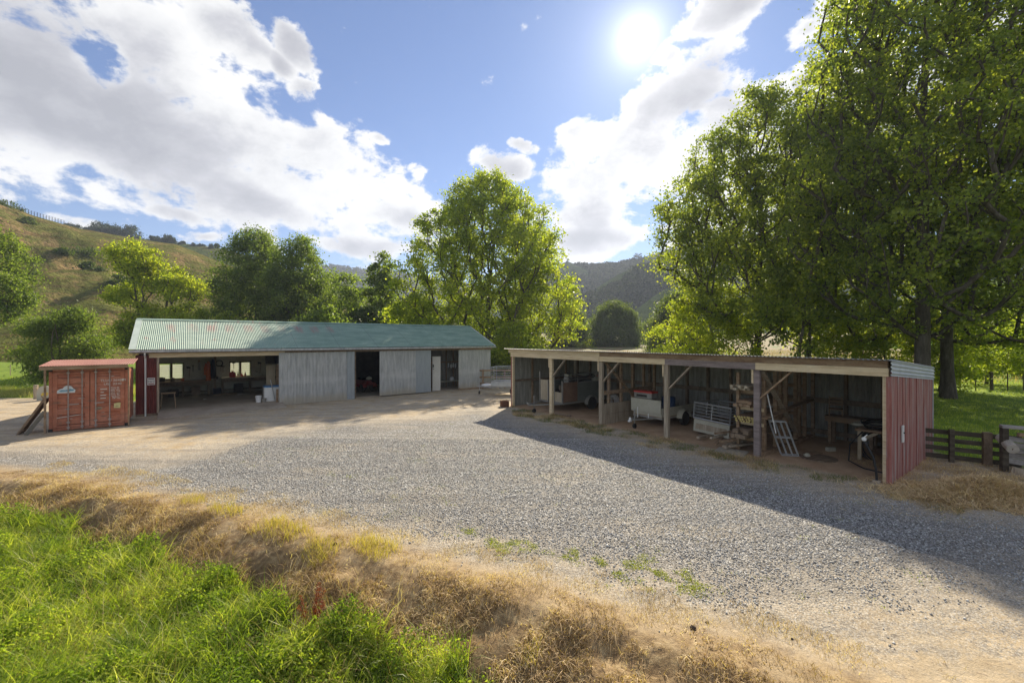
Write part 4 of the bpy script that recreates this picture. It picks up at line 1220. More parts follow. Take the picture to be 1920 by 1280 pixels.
# partition at post 2 : studs, brace, low board wall
def partition(x, name='partition', boards=0):
    for i in range(6):
        yy = .45 + i * .80
        MB().box(x - .05, x + .05, yy, yy + .09, 0, rz(yy) - .12).build('stud', M_wood_md, osh)
    MB().box(x - .055, x + .0, .1, DO - .2, 2.48, 2.60).build('top_rail', M_wood_dk, osh)
partition(2 * bay)
MB().beam((2 * bay + .08, .2, 2.55), (2 * bay + .08, 2.6, .55), .04, .14, up=(1, 0, 0)).build('brace', M_wood_md, osh)
MB().box(2 * bay + .06, 2 * bay + .11, .1, 3.4, 1.22, 1.38).build('girt', M_wood_md, osh)
MB().box(2 * bay + .06, 2 * bay + .10, .1, 3.3, -.05, .40).build('low_board', M_post, osh)
MB().box(2 * bay + .06, 2 * bay + .10, .1, 3.3, .41, .84).build('low_board', M_post, osh)
partition(4 * bay)
MB().beam((4 * bay + .08, .15, 2.55), (4 * bay + .08, 2.7, .4), .04, .15, up=(1, 0, 0)).build('brace', M_post, osh)
MB().beam((4 * bay + .14, .12, 1.15), (4 * bay + .14, 3.9, 1.38), .04, .20, up=(1, 0, 0)).build('girt', M_wood_md, osh)
MB().box(4 * bay - .06, 4 * bay + .12, .1, 4.2, -.04, .12).build('bottom_plate', M_wood_md, osh)
# ------------------------------------------------------------------ container
M_cont = surf('rusty red container paint', [(0.32, 0.105, 0.06), (0.42, 0.155, 0.09), (0.47, 0.21, 0.14)], 1.4, 0.62, 0.0, bump=0.08, fine=0.22, spots=(0.22, 0.12, 0.08), spot_scale=3.5, spot_at=(0.54, 0.68), spot_stretch=(0.6, 1, 2.2))
M_rustroof = surf('rusty roof', [(0.17, 0.06, 0.045), (0.27, 0.11, 0.085), (0.38, 0.23, 0.19)], 1.5, 0.6, 0.1, stretch=(1, 4, 1), fine=0.25)
M_bar = surf('worn bar paint', [(0.32, 0.26, 0.23), (0.44, 0.38, 0.35)], 5, 0.6, 0.2, fine=0.2)
M_letter = surf('stencil white', [(0.60, 0.56, 0.50), (0.72, 0.69, 0.64)], 30, 0.8, fine=0.35)
CW, CH, CD = 2.3, 2.46, 2.3
M_scuff_a = surf('chalky scuff', [(0.42, 0.33, 0.28), (0.55, 0.47, 0.42)], 20, .8)
M_scuff_b = surf('dark scuff', [(0.13, 0.08, 0.06), (0.24, 0.16, 0.12)], 20, .8)
cxy = (-18.03, 16.61)
cont = thing('shipping_container', 'faded rust-red shipping container with double lock-bar doors under a lean-to iron roof', 'container', (*cxy, float(gz(*cxy)) + .0), RZ_S)
mb = MB()
mb.box(.03, CW - .03, .07, CD, .14, CH - .12)
mb.build('body', M_cont, cont)
mb = MB()
for x in (0, CW - .10):
    mb.box(x, x + .10, -.02, .10, 0.0, CH)
mb.box(.101, CW - .101, -.01, .10, CH - .14, CH - .002).box(.101, CW - .101, -.01, .10, .02, .13)
mb.build('corner_frame', M_cont, cont, bevel=.01)
mb = MB()
for x in (-.015, CW - .105):
    for z in (-.012, CH - .115): mb.box(x, x + .12, -.035, .12, z, z + .13)
mb.build('corner_castings', M_dark, cont, bevel=.012)
MB().corr((CW - .02, .1, .15), (0, 1, 0), (0, 0, 1), CD - .1, CH - .3, pitch=.28, amp=.02).build('side_panel', M_cont, cont)
def cdoor(x0, x1, hinge):
    # one leaf: frame, and five horizontal pressed ribs
    prof = []
    z = .14; zt = CH - .15; n = 5; h = (zt - z - .16) / n
    mb = MB()
    mb.box(x0, x0 + .13, -.035, .04, z, zt).box(x1 - .13, x1, -.035, .04, z, zt).box(x0 + .131, x1 - .131, -.035, .04, zt - .08, zt).box(x0 + .131, x1 - .131, -.035, .04, z, z + .08)
    zz = z + .08
    pts = [(.04, zz)]
    for i in range(n):
        a = zz + i * h
        pts += [(-.022, a + .03), (-.022, a + h * .62), (.026, a + h * .70), (.026, a + h * .95)]
    pts += [(.04, zt - .081)]
    vs = [(x0 + .131, y, q) for y, q in pts] + [(x1 - .131, y, q) for y, q in pts]
    k = len(pts)
    mb.add(vs, [(i, k + i, k + i + 1, i + 1) for i in range(k - 1)])
    d = mb.build('door', M_cont, cont)
    mb = MB()
    for z in (.5, 1.15, 1.8):
        xh = x0 - .035 if hinge < 0 else x1 - .015
        mb.box(xh, xh + .05, -.055, .0, z, z + .09)
    mb.build('hinge', M_cont, d)
    for f in (.42, .80) if hinge < 0 else (.16, .56):
        x = x0 + (x1 - x0) * f
        b = MB().cyl((x, -.065, .03), (x, -.065, CH - .03), .019, 10)
        for z in (.10, .30, CH - .20): b.box(x - .045, x + .045, -.08, -.036, z, z + .06)
        b.build('lock_bar', M_bar, d, smooth=False)
    xk = x0 + (x1 - x0) * (.62 if hinge < 0 else .30)
    MB().box(xk - .18, xk + .10, -.085, -.07, 1.02, 1.055).build('handle', M_bar, d)
    return d
d1 = cdoor(.105, CW / 2 - .012, -1)
d2 = cdoor(CW / 2 + .012, CW - .105, 1)
def text(s, size, loc, rot, mat, parent, name='lettering', align='LEFT', ext=0.001):
    c = bpy.data.curves.new(name, 'FONT'); c.body = s; c.size = size; c.align_x = align; c.extrude = ext
    o = bpy.data.objects.new(name, c); COL.objects.link(o); o.location = loc; o.rotation_euler = rot
    c.materials.append(mat)
    bpy.context.view_layer.update()
    me = bpy.data.meshes.new_from_object(o.evaluated_get(bpy.context.evaluated_depsgraph_get()))
    me.name = name
    bpy.data.objects.remove(o)
    o = bpy.data.objects.new(name, me); COL.objects.link(o); o.location = loc; o.rotation_euler = rot
    if not me.materials: me.materials.append(mat)
    o.parent = parent
    return o
FR = (R(90), 0, 0)
text('TLUU 364869', .135, (1.46, -.045, 1.88), FR, M_letter, d2)
text('US   2210', .135, (1.56, -.045, 1.735), FR, M_letter, d2)
mb = MB().box(2.11, 2.17, -.040, -.037, 1.88, 1.98); mb.build('check_mark', M_letter, d2)
mb = MB()
prc = random.Random(2)
for z, a, b in ((1.56, 1.46, 1.66), (1.43, 1.46, 1.56), (1.31, 1.46, 1.63), (1.19, 1.46, 1.62)):
    MB().box(a, b, -.040, -.0365, z, z + .032).build('weight_heading', M_letter, d2)
for i in range(9):
    z = 1.61 - i * .056
    x = 1.78 + (0.04 if i > 6 else 0)
    while x < 2.03:
        w = prc.uniform(.012, .035)
        if not (1.90 < x < 1.93): mb.box(x, x + w, -.040, -.0365, z, z + prc.uniform(.02, .032))
        x += w + prc.uniform(.008, .014)
    mb.build('weight_line', M_letter, d2); mb = MB()
MB().prism([(1.86, .78), (2.06, .76), (2.07, .98), (2.0, .99), (1.87, .96)], -.0385, -.0365).build('yellow_sticker', surf('old sticker', [(0.50, 0.46, 0.20), (0.60, 0.56, 0.30)], 12, .7, fine=.2), d2)
mb = MB().prism([(1.28, .80), (1.36, .74), (1.50, .76), (1.52, .84), (1.42, .87), (1.34, .85)], -.0385, -.0365)
mb.build('scuff_mark', surf('scuff', [(0.16, 0.12, 0.08), (0.34, 0.27, 0.2)], 20, .8), d2)
lg = MB().prism([(.22, 1.50), (.72, 1.50), (.74, 1.60), (.68, 1.66), (.63, 1.75), (.52, 1.80), (.44, 1.76), (.38, 1.68), (.30, 1.66), (.23, 1.60)], -.0385, -.0365)
lg.build('cloud_patch', surf('patch white', [(0.55, 0.60, 0.62), (0.66, 0.70, 0.71)], 8, .7, fine=.15), d1)
MB().prism([(.27, 1.58), (.36, 1.63), (.46, 1.61), (.58, 1.66), (.70, 1.62), (.68, 1.57), (.50, 1.56), (.34, 1.55)], -.0405, -.0386).build('blue_streak', surf('patch blue', [(0.10, 0.27, 0.40), (0.22, 0.38, 0.48)], 10, .7), d1)
mb = MB().prism([(.22, .52), (.9, .60), (.9, .615), (.22, .545)], -.0385, -.0365)
mb.build('scratch', M_letter, d1)
prs = random.Random(6)
for dpar, xa_, xb_ in ((d1, .26, 1.0), (d2, 1.32, 2.05)):
    for i in range(9):
        z = prs.choice([.42, .60, .82, 1.02, 1.24, 1.45, 2.05]) + prs.uniform(-.05, .05); x = prs.uniform(xa_, xb_ - .2); w = prs.uniform(.05, .24)
        MB().prism([(x, z), (x + w * .5, z - prs.uniform(.004, .012)), (x + w, z + .004), (x + w * .7, z + prs.uniform(.01, .03)), (x + w * .2, z + prs.uniform(.008, .022))], -.0385, -.0366).build('paint_scuff', prs.choice([M_scuff_a, M_scuff_b]), dpar)
# roof over it
mb = MB(); dv = Vector((0, 2.15, .16))
mb.corr((-.22, -.38, CH + .13), (1, 0, 0), dv, CW + .42, dv.length, amp=.010)
mb.build('roof', M_rustroof, cont)
MB().beam((-.20, -.33, CH + .05), (CW + .02, -.33, CH + .055), .05, .15).build('fascia', M_wood_md, cont)
MB().box(-.08, -.02, -.32, -.26, 0, CH).box(CW + .02, CW + .07, -.32, -.26, 0, CH).build('roof_post', M_wood_md, cont)
for x in (.3, 1.1, 1.9):
    MB().beam((x, -.3, CH + .05), (x, 1.7, CH + .14), .05, .08).build('rafter', M_wood_dk, cont)

# ------------------------------------------------------------------ things by the container
def SL(x, y, z=0.0):   # long shed frame -> world
    a = S(x, y); return (a[0], a[1], z)
def CLc(x, y):         # container frame -> world
    return (cxy[0] + x * AU[0] + y * AV[0], cxy[1] + x * AU[1] + y * AV[1])
p = CLc(-.10, .35)
t = thing('leaning_panel', 'old framed timber panel leaning on the left side of the container', 'panel', (*p, float(gz(*p))), RZ_S)
mb = MB()
for i in range(5):
    y = -.15 + i * .16
    mb.beam((-.72, y - .10, .02), (-.02, y + .12, 1.30), .14, .025, up=(1, 0, .5))
mb.build('boards', M_wood_dk, t)
mb = MB().beam((-.75, -.25, .0), (-.03, -.22, 1.34), .05, .07).beam((-.75, .62, .0), (-.03, .70, 1.34), .05, .07).beam((-.62, -.22, .16), (-.62, .62, .16), .07, .05).beam((-.12, -.2, 1.18), (-.12, .66, 1.18), .07, .05)
mb.build('frame', M_wood_md, t)
p = CLc(-.55, -.28)
t = tag(MB().beam((0, 0, .01), (.42, .28, .85), .16, .012, up=(1, 0, .4)).build('metal_sheet', M_galv_old, None), 'thin pale metal sheet leaning in front of the old timber panel', 'metal sheet')
t.location = (*p, float(gz(*p)))
def at(pxx, py, z=0.0):
    """world point on the real ground under a pixel"""
    X, Y = px(pxx, py, z)
    for _ in range(6):
        zz = float(gz(X, Y)); X, Y = px(pxx, py, zz)
    return X, Y, float(gz(X, Y))
X, Y, z = at(68, 748)
o = tag(MB().box(-.10, .10, -.08, .08, -.3, .86).jitter(.012).build('fence_post', M_post, None, bevel=.015), 'short grey wooden post standing left of the container', 'post')
o.location = (X, Y, z); 
X, Y, z = at(84, 750)
t = thing('arched_board', 'pale round-topped board with a yellow patch beside the short post', 'board', (X, Y, z), .3)
pts = [(-.36, 0)] + [(-.36 * math.cos(a), .45 + .42 * math.sin(a)) for a in np.linspace(0, math.pi, 12)] + [(.36, 0)]
MB().prism(pts, -.03, .03).build('board', M_cream, t, bevel=.006)
MB().prism([(-.18, .28), (.12, .26), (.20, .42), (.05, .50), (-.12, .44)], -.036, -.031).build('yellow_patch', surf('yellow paint', [(0.60, 0.42, 0.05), (0.70, 0.52, 0.10)], 6, .6), t)
X, Y, z = at(76, 750)
tag(MB().beam((X - .25, Y, z + .72), (X + .35, Y - .1, z + .0), .05, .05).build('stay_rail', M_wood_md, None), 'thin brown timber stay sloping down from the short post', 'rail')

# ------------------------------------------------------------------ long shed contents
def SB(name, label, cat, x, y, z, rz=0.0, group=None):
    return thing(name, label, cat, SL(x, y, z), RZ_S + rz, group)
FZ = .045
# wall sign
xs1 = s_at(283.5, -.02)
t = SB('wall_sign', 'small white notice on the dark red wall panel right of the downpipe', 'sign', xs1, -.035, 1.50)
MB().box(-.14, .14, -.012, .006, -.17, .17).build('plate', M_white, t, bevel=.003)
MB().box(-.11, .11, -.0145, -.0122, .095, .135).build('top_line', surf('grey ink', [(0.15, 0.15, 0.18)], 9, .7), t)
text('2WT', .125, (0, -.0135, -.055), FR, M_ink, t, align='CENTER')
MB().box(-.11, .11, -.0145, -.0122, -.135, -.09).build('bottom_line', surf('dull red ink', [(0.36, 0.12, 0.10)], 9, .7), t)
# work benches
def bench(name, label, xa, xb, zt, mt):
    t = SB(name, label, 'workbench', xa, DS - .85, FZ)
    w = xb - xa
    MB().box(0, w, 0, .72, zt - .06, zt).build('bench_top', mt, t)
    for x in (.02, w / 2, w - .12):
        for y in (.02, .58): MB().box(x, x + .10, y, y + .10, 0, zt - .061).build('leg', M_wood_dk, t)
    MB().box(.03, w - .03, .08, .68, .18, .22).build('lower_shelf', M_wood_dk, t)
    MB().box(.0, w, -.012, .02, zt - .28, zt - .062).build('apron', M_wood_dk, t)
    return t
xm = s_at(403, 6.1)
bench('workbench', 'long dark workbench under the left louvred window', .25, xm - .25, .90, M_wood_md)
bench('workbench', 'workbench with pale top under the right louvred window', xm + .35, x_d1a + .75, 1.0, M_ply)
prw = random.Random(9)
# clutter under the benches: boxes and tins
for i, (x, w, d, h, m, nm, lb) in enumerate([(1.0, .5, .4, .42, M_dark, 'storage_box', 'dark storage box under the left end of the workbench'), (2.1, .45, .4, .5, M_wood_dk, 'wooden_crate', 'brown wooden crate under the left workbench'),
                          (3.2, .4, .35, .35, M_navy, 'storage_box', 'navy storage box under the middle of the left workbench'), (4.3, .5, .4, .55, M_dark, 'storage_box', 'tall black storage box by the inner post'),
                          (7.0, .5, .4, .45, M_dark, 'storage_box', 'black storage box under the right workbench'), (8.4, .45, .4, .38, M_teal, 'storage_box', 'dark blue storage box under the right workbench')]):
    t = SB(nm, lb, 'box', x, DS - 1.0, FZ)
    MB().box(0, w, 0, d, 0, h).build('body', m, t, bevel=.01)
    MB().box(-.01, w + .01, -.01, d + .01, h, h + .03).build('lid', m, t)
# bench-top things
t = SB('fuel_can', 'bright red round-topped can on the right workbench beside the inner post', 'can', xm + .95, DS - .6, FZ + 1.0)
MB().lathe([(.17, 0), (.18, .02), (.18, .26), (.13, .33), (.05, .35), (.05, .40)], 16).build('body', M_red, t, smooth=False)
MB().tube([(-.09, 0, .34), (-.05, 0, .45), (.05, 0, .45), (.09, 0, .34)], .012, 6).build('handle', M_black, t)
xb = s_at(437, DS - .3)
for i, (dx, h, m, lb) in enumerate([(0, .26, M_orange, 'small orange-brown bottle on the sill of the right louvred window, left one'), (.28, .30, M_cream, 'pale bottle on the sill of the right louvred window'), (.5, .22, M_red, 'short red bottle on the sill of the right louvred window'), (.68, .28, M_orange, 'orange bottle at the middle bar of the right louvred window')]):
    t = SB('bottle', lb, 'bottle', xb + dx, DS - .28, FZ + 1.0, group='bottles on the right workbench')
    MB().lathe([(.045, 0), (.05, .02), (.05, h * .6), (.02, h * .78), (.02, h)], 12).build('body', m, t)
    MB().cyl((0, 0, h), (0, 0, h + .03), .024, 10).build('cap', M_white, t)
for i, (x, w, h, m, lb) in enumerate([(.5, .34, .24, M_dark, 'black machine housing on the left end of the bench'), (1.1, .2, .20, M_wood_dk, 'small brown box under the left louvred window'), (1.6, .16, .16, M_orange, 'small orange tin under the left louvred window'),
                                (3.3, .18, .16, M_dark, 'black tin on the left workbench past the window'), (7.2, .5, .10, M_white, 'flat white tray on the right workbench'), (8.9, .4, .30, M_wood_dk, 'brown crate at the right end of the bench')]):
    t = SB('bench_box', lb, 'box', x, DS - .55, FZ + (.9 if x < 5 else 1.0))
    MB().box(0, w, 0, .28, 0, h).build('body', m, t, bevel=.012)
    MB().box(w * .3, w * .7, .1, .18, h, h + .03).build('grip', M_black, t)
# tools hung on the back wall
def tool(kind, x, z, lb):
    t = SB('hanging_' + kind, lb, kind.replace('_', ' '), x, DS - .10, z, group='tools hung on the workshop wall')
    if kind == 'handsaw':
        MB().prism([(-.05, 0), (.05, 0), (.09, -.5), (-.05, -.5)], -.006, .0).build('blade', M_galv_old, t)
        MB().prism([(-.07, .0), (.07, 0), (.08, .13), (-.02, .15)], -.015, .01).build('handle', M_wood_md, t)
    elif kind == 'spanner':
        MB().prism([(-.02, -.18), (.02, -.18), (.02, .18), (-.02, .18)], -.01, 0).build('shaft', M_dark, t)
        MB().prism([(-.05, .181), (.05, .181), (.06, .26), (.02, .22), (-.02, .22), (-.06, .26)], -.012, 0).build('jaw', M_dark, t)
    elif kind == 'hammer':
        MB().box(-.015, .015, -.03, 0, -.2, .16).build('handle', M_wood_md, t)
        MB().box(-.09, .09, -.045, .008, .161, .21).build('head', M_dark, t)
    elif kind == 'hose_coil':
        MB().lathe([(.0, 0)], 3) if False else None
        mb = MB()
        for k in range(3):
            r = .16 + .02 * k
            mb.tube([(r * math.cos(a), -.03 - .02 * k, r * math.sin(a)) for a in np.linspace(0, 2 * math.pi, 21)], .013, 6, cap=False)
        mb.build('coil', M_black, t)
        MB().cyl((0, .03, .15), (0, -.10, .15), .012, 8).build('hook', M_galv_old, t)
    elif kind == 'axe':
        MB().beam((0, -.02, -.35), (.05, -.02, .28), .03, .035).build('handle', M_wood_md, t)
        MB().prism([(-.12, .22), (.08, .24), (.08, .32), (-.14, .38)], -.04, .0).build('head', M_dark, t)
ww = W1[1]
tool('handsaw', ww + .75, 2.05, 'slanting handsaw on the wall right of the left window'); tool('spanner', ww + .45, 1.65, 'dark spanner on the wall right of the left window')
tool('hose_coil', ww + 1.35, 1.9, 'small dark coil hung between the left window and the jacket'); tool('hammer', ww + 1.9, 1.6, 'hammer hung low on the wall between window and jacket')
tool('spanner', ww + 1.6, 1.55, 'spanner hung just above the bench beside the hammer'); tool('axe', ww + .25, 1.45, 'axe hung by the frame of the left window')
tool('hammer', ww + 2.6, 1.75, 'hammer hung nearest the orange jacket, left side'); tool('hose_coil', W2[0] - .55, 1.95, 'dark coil hung at the left frame of the right window')
tool('hammer', W2[0] - .35, 1.55, 'hammer hung low beside the right window'); tool('spanner', W2[0] - 1.1, 1.6, 'dark spanner on the wall between the inner post and the right window'); tool('axe', W2[1] + .5, 1.6, 'axe hung on the wall right of the right window')
# jacket on the post
t = SB('work_jacket', 'orange and navy work jacket hanging on the inner post', 'jacket', xm - .24, 5.92, 1.02)
mb = MB(); rowz = [(0, .20, .10), (.25, .22, .11), (.6, .20, .12), (.95, .17, .11), (1.15, .10, .08), (1.2, .05, .05)]
def cloth_col(mb, rows, n=20, x0=0, fold=.02):
    vs = []
    for j, (z, a, b) in enumerate(rows):
        for k in range(n):
            th = 2 * math.pi * k / n
            f = 1 + fold / max(a, .05) * math.sin(5 * th + j)
            vs.append((x0 + a * f * math.cos(th), b * f * math.sin(th), z))
    m = len(rows)
    mb.add(vs, [(i * n + k, i * n + (k + 1) % n, (i + 1) * n + (k + 1) % n, (i + 1) * n + k) for i in range(m - 1) for k in range(n)] + [tuple(range(n))[::-1], tuple(range((m - 1) * n, m * n))])
cloth_col(mb, [(a - .08, b * .62, c) for a, b, c in rowz], x0=-.10); mb.build('orange_half', M_orange, t, smooth=True)
mb = MB(); cloth_col(mb, [(a + .05, b * .62, c) for a, b, c in rowz], x0=.13); mb.build('navy_half', M_navy, t, smooth=True)
mb = MB(); mb.tube([(-.2, -.05, 1.0), (-.27, -.08, .7), (-.28, -.08, .28)], [.06, .065, .055], 10); mb.build('sleeve', M_orange, t, smooth=True)
# freezer, buckets, ply, cabinet
xf0, xf1 = s_at(494, .9), s_at(521, .9)
t = SB('chest_freezer', 'white chest freezer with a blue lid beside the sliding door', 'freezer', xf0, .55, FZ - .05)
MB().box(0, xf1 - xf0 + .1, 0, .62, .04, .82).build('body', M_white, t, bevel=.02)
MB().box(-.01, xf1 - xf0 + .11, -.01, .63, .823, .90).build('lid', M_blue, t, bevel=.015)
for i, (x, y, r, h, m, lb) in enumerate([(-.28, .35, .15, .36, M_white, 'white plastic bucket standing left of the freezer'), (-.02, .25, .11, .22, M_galv_old, 'small grey pail in front of the freezer corner')]):
    b = SB('bucket', lb, 'bucket', xf0 + x, y + .2, FZ - .03)
    MB().lathe([(r * .8, 0), (r, h), (r * 1.06, h), (r * 1.06, h + .02), (r * .95, h + .02), (r * .78, .02)], 18).build('body', m, b)
    MB().tube([(-r, 0, h * .9), (-r * .8, -.04, h * .55), (0, -r * 1.05, h * .45), (r * .8, -.04, h * .55), (r, 0, h * .9)], .006, 5).build('handle', M_galv, b)
xq = s_at(500, 1.6)
t = SB('plywood_sheet', 'tan plywood sheet standing behind the freezer, front one', 'sheet', xq, 1.6, FZ, group='sheets standing behind the freezer')
MB().beam((.22, 0, 0), (.22, .14, 1.95), .46, .018, up=(0, 1, 0)).build('sheet', M_ply, t)
t = SB('plywood_sheet', 'darker board standing behind the freezer, right of the tan plywood', 'sheet', xq + .48, 1.65, FZ, group='sheets standing behind the freezer')
MB().beam((.2, 0, 0), (.2, .12, 1.98), .36, .018, up=(0, 1, 0)).build('sheet', M_wood_md, t)
t = SB('wall_cabinet', 'dark cabinet hung high above the plywood sheets', 'cabinet', s_at(499, 2.0), 2.0, 2.05)
MB().box(0, .85, .02, .42, 0, .58).build('body', M_dark, t, bevel=.01); MB().box(.02, .41, 0, .018, .02, .56).build('door', M_dark, t); MB().box(.44, .83, 0, .018, .02, .56).build('door', M_navy, t)
for xx in (0.0, .8): MB().box(xx, xx + .05, .15, .25, .58, .95).build('hanger', M_wood_dk, t)
tag(MB().beam(SL(x_d1a - .10, .4, .0), SL(x_d1a - .32, .55, 1.25), .05, .03).build('white_pole', M_galv, None), 'pale pole leaning between freezer and sliding door', 'pole')
tag(MB().beam(SL(x_d1a - .05, .1, -.1), SL(x_d1a - .01, .35, .72), .12, .03).build('offcut_board', M_wood_md, None), 'brown board offcut leaning by the foot of the sliding door', 'board')
# trestle and litter
t = SB('trestle', 'small wooden trestle just inside the red wall panel', 'trestle', x_red + .38, 1.0, FZ)
MB().box(-.30, .30, -.05, .05, .72, .78).build('top_rail', M_wood_md, t)
for sx in (-1, 1):
    for sy in (-1, 1): MB().beam((sx * .24, sy * .03, .72), (sx * .30, sy * .24, 0), .035, .035).build('leg', M_wood_md, t)
for i, (pxx, y, w, lb) in enumerate([(381, 3.6, .16, 'small white scrap on the workshop floor'), (445, 4.9, .65, 'long white strip lying on the workshop floor')]):
    x = s_at(pxx, y)
    tag(MB().add([SL(x, y, FZ + .012), SL(x + w, y + .08, FZ + .02), SL(x + w * .95, y + .2, FZ + .012), SL(x + .02, y + .12, FZ + .03), SL(x, y, FZ + .002), SL(x + w, y + .08, FZ + .01), SL(x + w * .95, y + .2, FZ + .002), SL(x + .02, y + .12, FZ + .02)],
                 [(0, 1, 2, 3), (7, 6, 5, 4), (0, 4, 5, 1), (1, 5, 6, 2), (2, 6, 7, 3), (3, 7, 4, 0)]).build('floor_scrap', M_white, None), lb, 'scrap')
tag(MB().beam(SL(3.2, 5.3, FZ + .04), SL(4.4, 5.4, FZ + .05), .1, .06).build('timber_offcut', M_wood_md, None), 'brown timber length on the floor in front of the left bench', 'timber')
# quad bike in the dark bay
xq = s_at(684, 2.6)
t = SB('quad_bike', 'dark red quad bike with a pale bag on it in the dark middle bay', 'quad bike', xq, 2.9, -.05, rz=.25)
def wheel(r, w, x, y, parent, name='wheel', axis='x', rimmat=None, z=None):
    e = MB().lathe([(r * .62, -w / 2), (r * .93, -w / 2), (r, -w * .32), (r, w * .32), (r * .93, w / 2), (r * .62, w / 2)], 26, (x, y, r if z is None else z), axis).build(name, M_rubber, parent)
    MB().lathe([(r * .15, -w * .38), (r * .3, -w * .30), (r * .60, -w * .42), (r * .62, w * .42), (r * .3, w * .30), (r * .15, w * .38)], 20, (x, y, r if z is None else z), axis).build('rim', rimmat or M_galv_old, e)
    MB().lathe([(.05, -w * .55), (.05, w * .55)], 12, (x, y, r if z is None else z), axis).build('hub', M_dark, e)
    return e
for sx in (-.38, .38):
    for sy in (-.5, .55): wheel(.27, .22, sx, sy, t)
M_dred = surf('dusty dark red plastic', [(0.20, 0.03, 0.03), (0.28, 0.05, 0.045)], 4, .5, fine=.2)
MB().prism([(-.75, .55), (-.6, .72), (-.2, .80), (.1, .74), (.55, .78), (.8, .62), (.7, .45), (-.6, .42)], -.22, .22, 'x').build('body', M_dred, t, bevel=.02)
for sx in (-.38, .38):
    for sy in (-.5, .55):
        MB().prism([(sy + .34 * math.cos(a), .27 + .34 * math.sin(a)) for a in np.linspace(.2, 2.94, 9)] + [(sy + .30 * math.cos(a), .27 + .30 * math.sin(a)) for a in np.linspace(2.94, .2, 9)], sx - .14, sx + .14, 'x').build('mudguard', M_dred, t)
MB().prism([(-.05, .78), (.5, .80), (.52, .88), (.0, .88)], -.14, .14, 'x').build('seat', M_black, t, bevel=.02)
MB().tube([(-.38, -.30, 1.0), (-.1, -.36, .95), (0, -.38, .78), (.1, -.36, .95), (.38, -.30, 1.0)], .015, 8).build('handlebar', M_black, t)
mb = MB()
for k in range(5): mb.tube([(-.35 + .175 * k, -.78, .80), (-.35 + .175 * k, -.42, .80)], .01, 5)
mb.tube([(-.36, -.78, .80), (.36, -.78, .80)], .012, 6); mb.build('front_rack', M_black, t)
t2 = tag(MB().lathe([(.02, 0), (.16, .02), (.20, .10), (.13, .18), (.02, .22)], 12, (0, 0, 0)).jitter(.015).build('feed_bag', M_cream, None, smooth=True), 'pale crumpled bag lying on the front of the quad bike', 'bag')
a = t.matrix_basis @ Vector((.05, -.6, .815)); t2.location = a
# wash room: bench, white lumps
xr0 = s_at(826, 1.9)
t = SB('sink_bench', 'low pale bench along the back of the little open end room', 'bench', xr0 - .3, 1.55, -.12)
MB().box(0, 1.75, 0, .5, .46, .52).build('bench_top', M_cream, t)
for x in (.05, 1.6):
    for y in (.05, .4): MB().box(x, x + .06, y, y + .06, 0, .459).build('leg', M_wood_md, t)
t = tag(MB().lathe([(.02, 0), (.17, .02), (.19, .12), (.12, .26), (.03, .30)], 12).jitter(.02).build('white_bag', M_white, None, smooth=True), 'white crumpled bag on the pale bench in the end room', 'bag')
t.location = SL(s_at(847, 1.75), 1.72, .405)
for i, (pxx, z, lb) in enumerate([(841, 1.55, 'leftmost of the white cloths hung in the end room'), (846, 1.5, 'largest white cloth hung in the end room'), (850, 1.55, 'third small white cloth hung in the end room'), (854, 1.5, 'white cloth nearest the grey end wall panel')]):
    o = tag(MB().lathe([(.01, .16), (.05, .12), (.06 if i != 1 else .10, -.02), (.05, -.16), (.01, -.2)], 8).jitter(.012).build('hanging_cloth', M_white, None, smooth=True), lb, 'cloth', 'white cloths hung in the end room')
    o.location = SL(s_at(pxx, 2.05), 2.06, z)
tag(MB().box(-.02, .02, 0, .03, -.02, .02).build('wall_hook_rail', M_wood_dk, None), 'tiny hook block above the white cloths in the end room', 'hook').location = SL(s_at(847, 2.1), 2.11, 1.78)
# ------------------------------------------------------------------ open shed contents
def QL(x, y, z=0.0):
    a = Q(x, y); return (a[0], a[1], z)
def QB(name, label, cat, x, y, z=0.0, rz=0.0, group=None):
    return thing(name, label, cat, QL(x, y, z + (float(gz(*Q(x, y))) if z == 0 else 0)), RZ_R + rz, group)
def aframe(mb, w, y0, y1, z, s=.06):
    mb.beam((-w * .42, y0, z), (0, y1, z), s, s).beam((w * .42, y0, z), (0, y1, z), s, s)
def jockey(parent, x, y, z):
    j = MB().cyl((x, y, .18), (x, y, z + .38), .022, 10).build('jockey_stand', M_galv_old, parent)
    MB().lathe([(.03, -.03), (.10, -.03), (.10, .03), (.03, .03)], 16, (x, y, .10), 'x').build('jockey_wheel', M_rubber, j)
    MB().beam((x - .08, y, z + .38), (x + .08, y, z + .40), .015, .015).build('crank', M_galv_old, j)
# --- first trailer
t1 = QB('farm_trailer', 'high-sided grey farm trailer with ply panels in the second bay from the far end', 'trailer', 2.28, .70)
W, L, zd = 1.66, 3.0, .46
mb = MB(); mb.box(-W / 2, W / 2, 0, .06, zd - .08, zd).box(-W / 2, W / 2, L - .06, L, zd - .08, zd).box(-W / 2, -W / 2 + .06, .061, L - .061, zd - .08, zd).box(W / 2 - .06, W / 2, .061, L - .061, zd - .08, zd)
aframe(mb, W, 0, -1.45, zd - .06); mb.build('chassis', M_galv_old, t1)
MB().box(-W / 2 + .061, W / 2 - .061, .061, L - .061, zd - .05, zd - .01).build('deck', M_wood_md, t1)
for x in (-W / 2, -.22, .22, W / 2 - .05):
    MB().box(x, x + .05, -.052, -.002, zd - .05, 1.88 if x in (-W / 2, .22) else 1.5).build('upright', M_galv_old, t1)
MB().box(-W / 2 + .07, -.24, -.03, -.005, zd + .02, 1.48).build('ply_panel', M_ply, t1)['label'] = 'tan ply front panel'
